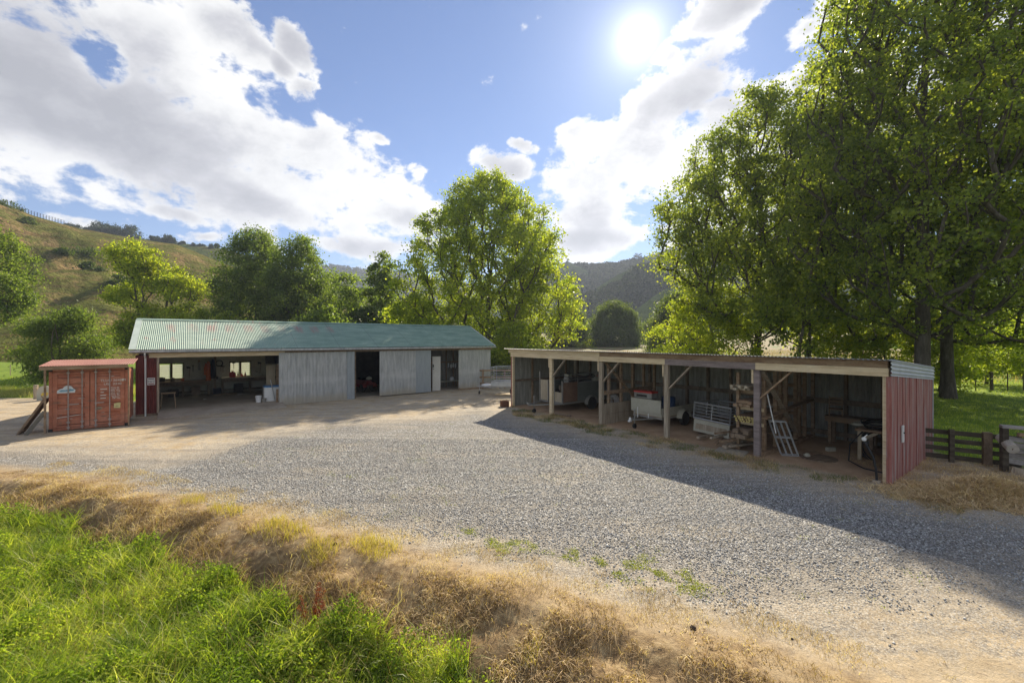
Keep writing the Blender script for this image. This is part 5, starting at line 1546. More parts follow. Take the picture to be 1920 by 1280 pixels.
MB().box(.28, W / 2 - .06, -.03, -.005, zd + .02, .95).build('ply_panel', M_ply, t1)
MB().box(W / 2 + .002, W / 2 + .025, .02, .95, zd + .02, 1.42).build('side_panel', surf('brown ply', [(0.16, 0.09, 0.06), (0.24, 0.15, 0.10)], 2, .8, fine=.2), t1)['label'] = 'dark brown side panel'
M_greypan = surf('grey-green sheet', [(0.15, 0.17, 0.155), (0.22, 0.24, 0.22)], 1.5, .6, .2, fine=.2)
MB().box(W / 2 + .002, W / 2 + .018, .96, L, zd + .02, 1.36).build('side_panel', M_greypan, t1)
MB().box(-W / 2 - .018, -W / 2 - .002, .02, L, zd + .02, 1.36).build('side_panel', M_greypan, t1)
MB().box(-W / 2, W / 2, L, L + .02, zd + .02, 1.3).build('tailgate', M_greypan, t1)
mb = MB()
for z in (1.38, 1.55): mb.tube([(W / 2, .03, z), (W / 2, L, z)], .018, 6); mb.tube([(-W / 2, .03, z), (-W / 2, L, z)], .018, 6)
for y in (1.0, 2.0, 2.95): mb.tube([(W / 2, y, 1.3), (W / 2, y, 1.56)], .018, 6)
mb.build('top_rails', M_galv_old, t1)
for sx in (-1, 1):
    wheel(.31, .17, sx * (W / 2 + .12), 1.85, t1)
    a = np.linspace(-.05, math.pi + .05, 11)
    MB().prism([(1.85 + .40 * math.cos(q), .31 + .40 * math.sin(q)) for q in a] + [(1.85 + .375 * math.cos(q), .31 + .375 * math.sin(q)) for q in a[::-1]], *sorted((sx * (W / 2 + .02), sx * (W / 2 + .23))), 'x').build('mudguard', M_galv_old, t1)
jockey(t1, .0, -1.1, .42)
MB().lathe([(.03, 0), (.05, .02), (.05, .09), (.02, .12)], 10, (0, -1.48, .42)).build('coupling', M_galv_old, t1)
def on(root, p):
    return tuple(root.matrix_basis @ Vector(p))
def put(o, root, p, rz=0):
    o.location = on(root, p); o.rotation_euler = (0, 0, root.rotation_euler[2] + rz); return o
sw = thing('spare_wheel', 'spare wheel standing inside the front of the high-sided trailer', 'wheel'); put(sw, t1, (.02, .30, zd), .25)
wheel(.30, .18, 0, 0, sw, 'tyre')
e = thing('petrol_motor', 'dusty grey motor with black frame on top of the high-sided trailer', 'motor'); put(e, t1, (.30, .9, 1.15))
MB().box(-.30, .30, -.22, .22, .05, .12).build('base', M_dark, e); MB().box(-.20, .12, -.16, .16, .12, .50).build('block', M_galv_old, e, bevel=.03)
MB().cyl((.12, 0, .3), (.28, 0, .3), .13, 16).build('flywheel', M_dark, e); MB().box(-.18, .10, -.14, .14, .51, .62).build('tank', M_cream, e, bevel=.03)
MB().tube([(-.32, -.23, .05), (-.32, -.23, .64), (.3, -.23, .64), (.3, -.23, .05)], .015, 6).tube([(-.32, .23, .05), (-.32, .23, .64), (.3, .23, .64), (.3, .23, .05)], .015, 6).build('frame', M_black, e)
MB().box(-.4, .4, -.3, .3, -.68, .05).build('plinth', M_wood_dk, e)
e = thing('hose_bundle', 'tangle of dark hose heaped on the rear of the high-sided trailer', 'hose'); put(e, t1, (.1, 2.0, .47))
mb = MB(); rr_ = random.Random(3)
for k in range(14):
    r = rr_.uniform(.25, .48); cx_, cy_ = rr_.uniform(-.15, .2), rr_.uniform(-.4, .4); z = .08 + k * .085; tl = rr_.uniform(-.3, .3)
    mb.tube([(cx_ + r * math.cos(q), cy_ + r * math.sin(q), z + tl * r * math.cos(q + k)) for q in np.linspace(0, 2 * math.pi, 20)], .022, 6, cap=False)
mb.build('coils', M_black, e)
MB().beam((-.2, -.6, 1.2), (.3, .8, 1.32), .04, .03).build('batten', M_galv_old, e)
e = thing('cream_container', 'small pale cream jerrycan on the trailer side near the brown post', 'jerrycan'); put(e, t1, (W / 2 - .2, 2.55, 1.30))
MB().box(-.13, .13, -.16, .16, 0, .30).build('body', M_cream, e, bevel=.04); MB().cyl((0, .08, .30), (0, .08, .35), .03, 10).build('cap', M_red, e); MB().box(-.18, .2, -.25, .25, -.03, -.002).build('tray', M_wood_dk, e)
for sx in (-.1, .1): MB().box(sx - .02, sx + .02, -.2, .2, -.86, -.031).build('strut', M_wood_dk, e)
# --- second trailer
t2 = QB('small_trailer', 'low pale trailer with a tall front board in the third bay', 'trailer', 7.42, 1.22)
W, L, zd = 1.36, 2.3, .42
mb = MB(); mb.box(-W / 2, W / 2, 0, .06, zd - .08, zd - .01).box(-W / 2, -W / 2 + .05, .061, L, zd - .08, zd - .01).box(W / 2 - .05, W / 2, .061, L, zd - .08, zd - .01)
aframe(mb, W * .7, 0, -1.05, zd - .06, .05); mb.build('chassis', M_galv_old, t2)
MB().box(-W / 2, W / 2, 0, L, zd - .009, zd + .02).build('deck', M_wood_md, t2)
MB().box(-W / 2 - .06, W / 2 - .02, -.05, -.005, .55, 1.08).build('front_board', M_cream, t2, bevel=.004)
MB().box(-W / 2 + .12, W / 2 - .02, .0, .03, zd + .02, .75).build('front_panel', M_cream, t2)
for sx in (-1, 1):
    MB().box(*sorted((sx * W / 2, sx * (W / 2 - .025))), .031, L, zd + .021, .78).build('side_panel', M_cream, t2)
    wheel(.28, .16, sx * (W / 2 + .13), 1.35, t2)
    a = np.linspace(.1, math.pi - .1, 11)
    MB().prism([(1.35 + .37 * math.cos(q), .28 + .37 * math.sin(q)) for q in a] + [(1.35 + .345 * math.cos(q), .28 + .345 * math.sin(q)) for q in a[::-1]], *sorted((sx * (W / 2 + .01), sx * (W / 2 + .24))), 'x').build('mudguard', M_cream, t2)
mb = MB().cyl((-.24, -.28, .34), (-.24, -.28, .78), .02, 8).cyl((.24, -.25, .34), (.24, -.25, .56), .02, 8); mb.build('stay', M_white, t2)
jockey(t2, -.02, -.78, .36)
MB().lathe([(.03, 0), (.05, .02), (.05, .09), (.02, .14)], 10, (0, -1.08, .33)).box(-.05, .05, -1.16, -1.05, .30, .36).build('coupling', M_white, t2)
tb = thing('tool_box', 'grey tool box with a bright red lid on the low pale trailer', 'tool box'); put(tb, t2, (-.28, .30, 1.08))
MB().box(-.42, .42, -.20, .20, 0, .22).build('body', M_galv_old, tb, bevel=.01); MB().box(-.44, .44, -.22, .22, .221, .29).build('lid', M_red, tb, bevel=.015)
MB().box(-.30, .2, -.207, -.2, .06, .15).build('label_plate', M_dark, tb); MB().box(-.4, .4, -.18, .18, -.64, -.001).build('stand', M_wood_dk, tb)
dr = thing('blue_drum', 'dark blue plastic drum on the low pale trailer behind the middle post', 'drum'); put(dr, t2, (.22, 1.15, zd + .022))
MB().lathe([(.26, 0), (.28, .03), (.28, .28), (.295, .30), (.28, .32), (.28, .62), (.25, .68)], 22).build('body', M_teal, dr, smooth=True); MB().cyl((.1, 0, .681), (.1, 0, .71), .04, 10).build('bung', M_black, dr)
tp = tag(MB().lathe([(.02, .26), (.25, .22), (.42, .10), (.48, 0)], 16).jitter(.03).build('tarpaulin', surf('faded tarp', [(0.16, 0.17, 0.13), (0.26, 0.26, 0.2)], 5, .8, fine=.2), None, smooth=True), 'crumpled grey tarpaulin at the rear of the low pale trailer', 'tarpaulin'); put(tp, t2, (0, 1.85, zd + .04))
# --- crate trailer
t3 = QB('crate_trailer', 'small trailer with barred crate and pale lower boards tipped forward in the fourth bay', 'trailer', 9.99, 1.30, z=.0)
t3.rotation_euler = (R(-3), R(3.5), RZ_R + .03)
W, L = 1.28, 1.9
MB().box(-W / 2, W / 2, 0, .04, .12, .56).build('front_board', M_cream, t3, bevel=.004)
MB().box(-W / 2 + .08, W / 2 - .08, -.012, -.002, .22, .42).build('recessed_board', M_post, t3)
for sx in (-1, 1): MB().box(*sorted((sx * W / 2, sx * (W / 2 - .03))), .041, L, .14, .56).build('side_board', M_post, t3)
MB().box(-W / 2 + .04, W / 2 - .04, .05, L, .16, .20).build('deck', M_wood_md, t3)
def crate(parent, x0, x1, y0, y1, z0, z1, bars, m, r=.017, sides='fblr', mid=True):
    mb = MB()
    C4 = {'f': ((x0, y0), (x1, y0)), 'b': ((x0, y1), (x1, y1)), 'l': ((x0, y0), (x0, y1)), 'r': ((x1, y0), (x1, y1))}
    for s in sides:
        (a, b), (c, d) = C4[s]
        for k in range(bars + 1):
            z = z0 + (z1 - z0) * k / bars
            rr = r * (1.6 if k in (0, bars) else .7)
            mb.tube([(a, b, z), (c, d, z)], rr, 6)
        if mid: mb.tube([((a + c) / 2, (b + d) / 2, z0), ((a + c) / 2, (b + d) / 2, z1)], r, 6)
        for q in ((a, b), (c, d)): mb.tube([(q[0], q[1], z0), (q[0], q[1], z1)], r * 1.5, 6)
    return mb.build('crate_rails', m, parent)
crate(t3, -W / 2 - .03, W / 2 + .0, .0, L, .60, 1.16, 5, M_galv, .020)
mb = MB().beam((0, .3, .10), (-.05, -.78, .06), .10, .08); mb.build('drawbar', M_post, t3)
for sx in (-1, 1): wheel(.26, .15, sx * (W / 2 + .11), 1.2, t3)
# --- timber rack and its loads, left of the last partition
tr_ = QB('timber_rack', 'rough timber rack beside the old grey post, loaded with posts and boards', 'rack', 11.35, .35)
for y in (.0, 1.6, 3.2):
    MB().box(0, .09, y, y + .09, 0, 2.45).build('upright', M_wood_md, tr_); MB().box(.60, .69, y, y + .09, 0, 2.45).build('upright', M_wood_md, tr_)
    for z in (.34, .82, 1.28, 1.80): MB().box(-.05, .78, y + .092, y + .14, z, z + .11).build('bearer', M_new_timber if z in (1.28, .82) and y == 0 else M_wood_md, tr_)
def bundle(name, label, cat, x0, z0, nx, nz, r, L, m, y0=.2, round_=True, jit=.05, group=None, ends=None):
    t = thing(name, label, cat); put(t, tr_, (x0, y0, z0))
    rr = random.Random(int(z0 * 100))
    k = 0
    for i in range(nx):
        for j in range(nz):
            x = i * r * 2.06 + (r if j % 2 else 0); z = r + j * r * 1.8; dy = rr.uniform(-jit * 2, jit); 
            if round_: o = MB().cyl((x, dy, z), (x + rr.uniform(-.01, .01), L + dy, z), r * rr.uniform(.9, 1.0), 10).build('pole', m, t)
            else: o = MB().beam((x, dy, z), (x + rr.uniform(-.03, .03), L + dy, z + rr.uniform(-.005, .005)), r * 1.9, r * 1.5).build('board', m, t)
            if ends and round_: MB().cyl((x, dy - .004, z), (x, dy - .001, z), r * .88, 10).build('cut_end', ends, o)
    return t
M_yend = surf('yellow cut ends', [(0.42, 0.32, 0.10), (0.60, 0.50, 0.20)], 20, .8)
bundle('pole_bundle', 'bundle of thin round stakes with yellow cut ends on the timber rack', 'bundle', .05, .93, 9, 3, .034, 2.6, M_wood_md, y0=-.15, ends=M_yend, jit=.04)
MB().box(.28, .36, -.07, -.066, 0, .08)
bundle('board_stack', 'stack of sawn boards on the rack above the yellow-ended stakes', 'boards', .1, 1.39, 4, 2, .06, 2.9, M_wood_md, y0=-.2, round_=False)
bundle('board_stack', 'mixed sticks and pale boards on the top shelf of the timber rack', 'boards', -.05, 1.91, 6, 2, .045, 2.7, M_ply, y0=-.25, round_=False, jit=.15)
bundle('board_stack', 'rough heavy boards on the lowest shelf of the timber rack', 'boards', .08, .45, 3, 2, .08, 2.4, M_wood_dk, y0=-.3, round_=False, jit=.12)
hp = QB('timber_heap', 'untidy heap of split timber and offcuts at the foot of the rack', 'timber heap', 11.05, .35)
rr_ = random.Random(12)
for k in range(13):
    x = rr_.uniform(-.25, .5); y = rr_.uniform(-.1, .9); z = .04 + .028 * k; a = rr_.uniform(-.5, .5) + 1.4
    MB().beam((x - .5 * math.cos(a), y - .5 * math.sin(a), z), (x + .5 * math.cos(a), y + .5 * math.sin(a), z + rr_.uniform(-.02, .12)), rr_.uniform(.07, .15), .05).build('offcut', rr_.choice([M_post, M_wood_md, M_post]), hp)
sh = tag(MB().box(-.45, .40, -.30, .28, .02, .05).jitter(.015).build('steel_plate', M_zinc, None), 'dark grey metal sheet lying on the ground left of the old grey post', 'sheet'); sh.location = QL(11.45, -.12, float(gz(*Q(11.45, -.12)))); sh.rotation_euler = (R(5), 0, RZ_R + .2)
# --- last bay
for i, (dx, lb) in enumerate([(0, 'front one of two small metal gate frames leaning on the partition'), (.09, 'rear one of two small metal gate frames leaning on the partition')]):
    g_ = QB('gate_frame', lb, 'gate frame', 12.52 - dx, .72 + dx * 1.6, group='metal gate frames leaning on the partition')
    mb = MB()
    for k in range(4):
        ux, uy = k * .115, k * .10
        mb.beam((ux, uy, .02), (ux - .34, uy, .98), .024, .022)
    MB_ = mb.beam((0, 0, .02), (.345, .30, .02), .03, .03).beam((-.34, 0, .98), (.005, .30, .98), .03, .03)
    mb.build('frame', M_galv, g_)
    MB().beam((-.165, 0, .52), (.18, .30, .52), .015, .03).build('mid_bar', M_galv, g_)
tag(MB().cyl(QL(12.5, .35, .72), QL(12.28, .30, 1.88), .016, 8).build('white_rod', M_white, None), 'thin white rod leaning upright beside the old grey post', 'rod')
bn = QB('wall_bench', 'long brown shelf bench along the back wall of the last bay', 'bench', 12.7, 3.70)
MB().box(0, 2.3, 0, .55, .86, .92).build('bench_top', M_wood_dk, bn); MB().box(.02, 2.28, -.03, -.002, .74, .90).build('front_rail', M_wood_md, bn)
for x in (.1, 1.2, 2.15):
    for y in (.02, .42): MB().box(x, x + .09, y, y + .09, 0, .859).build('leg', M_wood_md, bn)
b2 = QB('side_bench', 'pale propped shelf near the red end wall carrying black pipe', 'bench', 13.95, 2.05)
MB().box(0, .95, 0, 1.2, .84, .90).build('bench_top', M_wood_md, b2); MB().box(.05, .14, .05, .14, 0, .839).build('leg', M_ply, b2); MB().beam((.10, .1, .55), (.5, .1, .84), .05, .08).build('brace', M_ply, b2); MB().box(.80, .89, 1.05, 1.14, 0, .839).build('leg', M_wood_md, b2)
ch = thing('wooden_chair', 'old slatted wooden chair on the back bench', 'chair'); put(ch, bn, (.25, .25, .921), .3)
MB().box(-.2, .2, -.18, .2, .20, .23).build('seat', M_wood_md, ch)
for x in (-.19, .16):
    MB().box(x, x + .035, -.17, -.135, 0, .199).build('leg', M_wood_md, ch); MB().box(x, x + .035, .165, .20, 0, .62).build('leg', M_wood_md, ch)
for z in (.32, .43, .54): MB().box(-.154, .159, .17, .19, z, z + .05).build('back_slat', M_wood_md, ch)
sk = tag(MB().lathe([(.55, 0), (.5, .06), (.3, .12), (.02, .15)], 14).jitter(.035).build('sheepskin', M_cream, None, smooth=True), 'pale folded skin lying on the bench beside the black pipe', 'skin'); sk.location = on(b2, (.12, .95, .915)); sk.scale = (1, .5, .7)
for i, (x, y, z, r, tlt, lb) in enumerate([(.55, .35, .40, .52, 80, 'largest coil of black pipe hanging over the propped shelf'), (.45, .55, .965, .42, 6, 'coil of black pipe lying flat on the propped shelf')]):
    c = thing('pipe_coil', lb, 'pipe coil', group='coils of black pipe'); put(c, b2, (x, y, z)); 
    rr = random.Random(i)
    mb = MB()
    for k in range(5):
        r2 = r * rr.uniform(.8, 1.1); ph = rr.uniform(0, 6); tt = R(tlt + rr.uniform(-9, 9))
        mb.tube([(r2 * math.cos(q), r2 * math.sin(q) * math.cos(tt), r2 * math.sin(q) * math.sin(tt) + (0 if tlt > 40 else .03 * k)) for q in np.linspace(ph, ph + 2 * math.pi, 26)], .018, 7, cap=False)
    mb.build('loops', M_black, c)
    MB().lathe([(.024, -.05), (.024, .05)], 8, (r * .9, 0, .02), 'y').build('fitting', M_galv, c)
MBp = MB(); 
pp = [on(b2, (.2, -.1, .85)), on(b2, (.0, -.45, .5)), on(b2, (.05, -.75, .10)), on(b2, (.45, -1.0, .02)), on(b2, (.95, -1.1, .02))]
tag(MBp.tube(pp, .018, 7).build('loose_pipe', M_black, None), 'loose end of black pipe trailing from the shelf to the floor', 'pipe')
sp = QB('standpipe', 'black standpipe with a white tap beside the pale corner post', 'standpipe', 14.88, -.12)
MB().tube([(.05, 0, 0), (.03, 0, .35), (-.02, 0, .62), (-.16, 0, .92), (-.2, 0, 1.0)], .026, 10).build('pipe', M_black, sp)
MB().lathe([(.03, 0), (.05, .02), (.05, .07), (.035, .09)], 12, (-.2, 0, .98)).build('tap_body', M_white, sp); MB().beam((-.2, 0, 1.07), (-.13, -.02, 1.15), .015, .02).build('tap_lever', M_white, sp)
MB().box(-.03, .12, -.06, .08, 0, .07).build('foot_block', M_post, sp)
wp = QB('wall_plate', 'white metal plate with a dark knob fixed to the worn red end wall', 'plate', LO + .065, .83, z=1.12)
MB().box(0, .03, -.075, .075, -.21, .21).build('plate', M_white, wp, bevel=.004); MB().cyl((.03, 0, .03), (.05, 0, .03), .02, 10).build('knob', M_dark, wp)
dr2 = QB('floor_grate', 'round dark grate sunk in the clay floor of the last bay', 'grate', 13.25, 1.35)
MB().lathe([(.02, .0), (.42, .0), (.42, .02), (.02, .02)], 24).build('grate', surf('dark grate', [(0.10, 0.07, 0.05), (0.16, 0.115, 0.08)], 14, .9, bump=.6), dr2)
MB().lathe([(.43, 0), (.48, 0), (.48, .028), (.43, .028)], 24).build('rim', M_wood_dk, dr2)
st = tag(MB().lathe([(.02, 0), (.08, .01), (.09, .05), (.05, .09), (.01, .10)], 7).jitter(.012).build('white_stone', M_cream, None), 'small pale stone on the edge of the floor grate', 'stone'); st.location = on(dr2, (-.25, -.12, .02))
bk = tag(MB().box(-.14, .14, -.06, .06, 0, .12).jitter(.004).build('loose_brick', M_cream, None, bevel=.008), 'pale brick on the clay floor below the back bench', 'brick'); bk.location = QL(13.2, 2.6, float(gz(*Q(13.2, 2.6)))); bk.rotation_euler = (0, 0, .2)
bd = tag(MB().box(-.35, .35, -.14, .14, 0, .03).jitter(.01).build('flat_board', M_wood_md, None), 'flat brown board on the floor by the leaning gate frames', 'board'); bd.location = QL(12.95, 1.7, float(gz(*Q(12.95, 1.7)))); bd.rotation_euler = (0, 0, .4)
wr = thing('wire_roll', 'small roll of pale wire standing behind the low board wall', 'wire roll', QL(2 * bay - .35, 1.2, 0), RZ_R)
mb = MB()
for k in range(6): mb.tube([(.20 * math.cos(q), -.15 + .06 * k, .86 + .20 * math.sin(q)) for q in np.linspace(0, 2 * math.pi, 18)], .010, 5, cap=False)
mb.build('wire_loops', M_galv, wr); MB().box(-.2, .2, -.25, .25, 0, .64).build('support_box', M_wood_dk, wr)
dk = tag(MB().cyl(QL(3.35, -.05, .05), QL(4.1, .25, .06), .045, 10).build('short_log', M_wood_dk, None), 'short dark stick on the ground beside the second post', 'stick')
# --- horse-trailer style crate parked between the sheds
t4 = thing('stock_trailer', 'white stock crate trailer parked in the gap between the two sheds', 'trailer', (-.15, 27.4, float(gz(-.15, 27.4))), R(-12))
W, L = 1.5, 2.9
MB().box(-1.05, L - 1.05, -W / 2, W / 2, .52, .60).build('deck', M_galv_old, t4)
for sy in (-1, 1): MB().box(-1.05, L - 1.05, *sorted((sy * W / 2, sy * (W / 2 - .03))), .61, .86).build('side_panel', M_galv, t4)
MB().box(-1.05, -1.02, -W / 2 + .031, W / 2 - .031, .61, .86).build('front_panel', M_galv, t4)
mb = MB()
crate(t4, -1.04, L - 1.05, -W / 2 + .02, W / 2 - .02, .88, 1.78, 8, M_galv, .013)
mb = MB().beam((-1.0, -W * .4, .5), (-2.15, 0, .48), .06, .06).beam((-1.0, W * .4, .5), (-2.15, 0, .48), .06, .06); mb.build('drawbar', M_galv, t4)
j = MB().cyl((-2.0, -.08, .2), (-2.0, -.08, .80), .024, 10).build('jockey_stand', M_galv, t4); MB().lathe([(.03, -.03), (.11, -.03), (.11, .03), (.03, .03)], 16, (-2.0, -.08, .11), 'x').build('jockey_wheel', M_rubber, j)
MB().lathe([(.25, .52), (.42, .56), (.40, .62), (.2, .68), (.02, .69)], 18, (-1.45, 0, .0)).build('wheel_cover', M_white, t4)
for sy in (-1, 1): wheel(.30, .17, .5, sy * (W / 2 + .12), t4, axis='y')
X, Y, z = at(946, 762)
rb = thing('rusty_box', 'small square rusty brown box on the ground between the sheds', 'box', (X, Y, z), .3)
mb = MB().box(-.19, .19, -.19, -.16, 0, .31).box(-.19, .19, .16, .19, 0, .31).box(-.19, -.16, -.159, .159, 0, .31).box(.16, .19, -.159, .159, 0, .31).box(-.159, .159, -.159, .159, 0, .03)
mb.build('body', surf('brown rust', [(0.10, 0.04, 0.025), (0.18, 0.075, 0.04)], 8, .85, bump=.3, fine=.3), rb)

# ------------------------------------------------------------------ fences and yard things on the right
M_fence = surf('dark fence timber', [(0.045, 0.035, 0.025), (0.085, 0.068, 0.05), (0.14, 0.12, 0.09)], 2, .9, bump=.4, stretch=(1, 4, 4), fine=.3, spots=(0.10, 0.11, 0.07), spot_at=(.6, .7))
M_log = surf('pale peeled log', [(0.38, 0.33, 0.27), (0.52, 0.48, 0.42)], 3, .8, bump=.3, fine=.25)
X0, Y0, z0 = at(1760, 862); X1, Y1, z1 = at(1895, 876)
fn = thing('rail_fence', 'dark four-rail timber fence between the red shed end and the loading ramp', 'fence', (X0, Y0, z0), math.atan2(Y1 - Y0, X1 - X0))
FL = math.hypot(X1 - X0, Y1 - Y0)
for k in range(4):
    z = .10 + k * .235
    MB().beam((-.35, 0, z + .03), (FL + .2, .0, z), .035, .13).jitter(.006).build('rail', M_fence, fn)
for pxx in (1783, 1850):
    x = FL * (pxx - 1760) / 135
    MB().box(x - .055 if pxx == 1783 else x - .09, x + .055 if pxx == 1783 else x + .09, -.16, -.025, -.2, .93).jitter(.005).build('post', M_wood_dk if pxx == 1850 else M_fence, fn, bevel=.008)
# loading ramp
Xr, Yr, zr_ = at(1890, 884)
lr = thing('loading_ramp', 'weathered timber loading ramp side cut by the right edge of the photo', 'ramp', (Xr, Yr, zr_ - .03), R(-22))
M_grey = surf('silvery grey timber', [(0.20, 0.175, 0.16), (0.34, 0.31, 0.29), (0.45, 0.42, 0.40)], 2, .9, bump=.5, stretch=(1, 5, 5), fine=.3)
MB().box(-.13, .0, -.06, .10, -.2, 1.20).jitter(.006).build('post', M_fence, lr, bevel=.01)
MB().box(.48, .66, -.14, .06, -.2, 1.05).jitter(.006).build('post', M_wood_md, lr, bevel=.01)
MB().box(1.6, 1.78, -.14, .06, -.2, 1.05).jitter(.006).build('post', M_wood_md, lr, bevel=.01)
for k in range(5):
    MB().beam((.02, .05, .90 - k * .145), (1.9, .05, .72 - k * .16), .03, .13).jitter(.006).build('side_board', M_grey, lr)
MB().beam((-.15, -.02, 1.23), (2.0, -.10, 1.16), .16, .07).jitter(.01).build('cap_rail', M_grey, lr)
MB().beam((.1, -.18, 1.06), (2.0, -.2, 1.02), .10, .09).jitter(.008).build('top_rail', M_wood_md, lr)
MB().beam((.0, -.10, .10), (.55, -.10, -.05), .05, .22).build('kick_board', M_post, lr)
lg_ = MB().cyl((.06, .36, .86), (-.08, -.34, .70), .12, 16).jitter(.004).build('log_end', M_log, lr); MB().cyl((-.0795, -.3415, .6995), (-.079, -.343, .699), .028, 10).build('core', M_wood_dk, lg_)

def batten_fence(name, label, pts, h, mat, every=1.1, big=5, wires=5, seed=0, zfun=None):
    """post and batten wire fence following pts"""
    t = thing(name, label, 'fence', (pts[0][0], pts[0][1], 0))
    ox, oy = pts[0]
    rr = random.Random(seed)
    zf = zfun or (lambda x, y: float(gz(x, y)))
    P = []
    for (ax, ay), (bx, by) in zip(pts[:-1], pts[1:]):
        L = math.hypot(bx - ax, by - ay); n = max(1, int(L / every))
        P += [(ax + (bx - ax) * i / n, ay + (by - ay) * i / n) for i in range(n)]
    P.append(pts[-1])
    P = P[:95]
    for i, (x, y) in enumerate(P):
        z = zf(x, y); b = i % big == 0
        w = .07 if b else .025; hh = h * (1.12 if b else rr.uniform(.9, 1.0))
        MB().beam((x - ox, y - oy, z - .1), (x - ox + rr.uniform(-.03, .03), y - oy, z + hh), w * 2, w * 1.6).build('post' if b else 'batten', mat, t)
    mb = MB()
    for k in range(wires):
        zz = h * (.18 + .75 * k / max(1, wires - 1))
        for (ax, ay), (bx, by) in zip(P[:-1], P[1:]):
            mb.beam((ax - ox, ay - oy, zf(ax, ay) + zz), (bx - ox, by - oy, zf(bx, by) + zz), .008, .008)
    mb.build('wires', M_galv_old, t)
    return t
a = at(1700, 722); b = at(1800, 733); c = at(1990, 734)
batten_fence('batten_fence', 'post and batten wire fence across the lawn right of the shed', [(a[0], a[1]), (b[0], b[1]), (c[0] + 4, c[1])], 1.15, M_fence, .95, 5, seed=1)
batten_fence('batten_fence', 'farther post and batten fence up the bright paddock at the right edge', [((1790 - CX) / F * 47, 47), ((1990 - CX) / F * 44, 44)], 1.2, M_fence, 1.2, 4, seed=2)
a = at(-60, 706); b = at(95, 702)
batten_fence('batten_fence', 'wire fence along the far side of the green strip at the left edge', [(a[0], a[1]), (b[0], b[1]), (b[0] + 9, b[1] + 4)], 1.1, M_post, 1.4, 3, seed=3)
# crest fence on the hill
def crest(p0, p1, n, label, V, T_, K_, every_big=3, seed=5, kk=1.0, h=1.25):
    pts = [hill_pt(p, kk, V, T_, K_) for p in np.linspace(p0, p1, n)]
    t = thing('ridge_fence', label, 'fence', (float(pts[0][0]), float(pts[0][1]), float(pts[0][2])))
    o = pts[0]
    mb = MB()
    for i, q in enumerate(pts):
        d = q - o
        MB().beam((d[0], d[1], d[2] - .3), (d[0], d[1], d[2] + h), .09, .09).build('post', M_fence, t)
        if i: 
            e_ = pts[i - 1] - o
            for z in (.4, .8, 1.2): mb.beam((e_[0], e_[1], e_[2] + z), (d[0], d[1], d[2] + z), .03, .03)
    mb.build('wires', M_fence, t)
crest(14, 118, 40, 'line of fence posts along the crest of the dry hill', VA, TA, KA)
crest(352, 398, 18, 'short fence line on the far green ridge above the dry hill', VB, TB, KB, kk=.93, h=2.2)
# fence in the gap between the sheds
gp = thing('gap_fence', 'plain timber rail fence closing the gap between the two sheds', 'fence', (-1.6, 31.5, float(gz(-1.6, 31.5))), 0.0)
for x in (-.6, 1.0, 2.6, 4.2): MB().box(x, x + .12, -.1, .02, -.2, 1.45).build('post', M_wood_md, gp)
for z in (.35, .8, 1.3): MB().box(-.8, 4.6, .022, .05, z, z + .12).build('rail', M_wood_md, gp)
# ------------------------------------------------------------------ ground cover (nobody could count it)
G1 = leaf_mat('grass fresh', (0.09, 0.14, 0.024), (0.22, 0.28, 0.04), (0.50, 0.49, 0.14), 0.5, 0.42, 0.45, 1.6)
G2 = leaf_mat('herb leaves', (0.075, 0.125, 0.024), (0.18, 0.25, 0.04), (0.38, 0.41, 0.08), 0.5, 0.65, 0.4, 1.6, spec=.12)
G3 = leaf_mat('dead grass', (0.15, 0.09, 0.042), (0.45, 0.31, 0.16), (0.85, 0.70, 0.46), 0.25, 0.7, 0.35, 1.5)
G4 = leaf_mat('yellow grass', (0.24, 0.20, 0.04), (0.38, 0.32, 0.08), (0.52, 0.40, 0.15), 0.4, 0.7)
G5 = leaf_mat('red dock', (0.16, 0.03, 0.02), (0.25, 0.06, 0.03), (0.30, 0.10, 0.05), 0.3, 0.6)

def blades(name, X, Y, H, Wd, lean, mat, label=None, zoff=None, seg=3):
    n = len(X)
    Z = gz(X, Y) + (0 if zoff is None else zoff)
    th = rng.uniform(0, 2 * np.pi, n); c, s = np.cos(th), np.sin(th)
    az = rng.uniform(0, 2 * np.pi, n) if np.isscalar(lean) or True else 0
    ld = np.stack([np.cos(az), np.sin(az)], 1)
    le = rng.uniform(0.3, 1.0, n) * lean
    base = np.stack([X, Y, Z], 1)
    rows = []
    for k in range(seg + 1):
        u = k / seg
        p = base.copy()
        b = le * u ** 1.7
        p[:, :2] += ld * (H * b)[:, None]
        p[:, 2] += H * u * np.sqrt(np.maximum(1 - (b * .85) ** 2, 0.08)) - H * 0.25 * np.maximum(le - .8, 0) * u ** 3
        w = Wd * (1 - u) ** 0.6 * 0.5 + (0.0006 if k == seg else 0)
        rows.append((p - np.stack([c * w, s * w, 0 * w], 1), p + np.stack([c * w, s * w, 0 * w], 1)))
    V = np.stack([q for r in rows for q in r], 1)     # n, 2(seg+1), 3
    nv = 2 * (seg + 1)
    idx = np.arange(n)[:, None] * nv
    Fs = np.concatenate([np.stack([idx[:, 0] + 2 * k, idx[:, 0] + 2 * k + 1, idx[:, 0] + 2 * k + 3, idx[:, 0] + 2 * k + 2], 1) for k in range(seg)], 0)
    o = np_mesh_idx(name, V.reshape(-1, 3), Fs, mat)
    if label: tag(o, label, 'grass', kind='stuff')
    return o

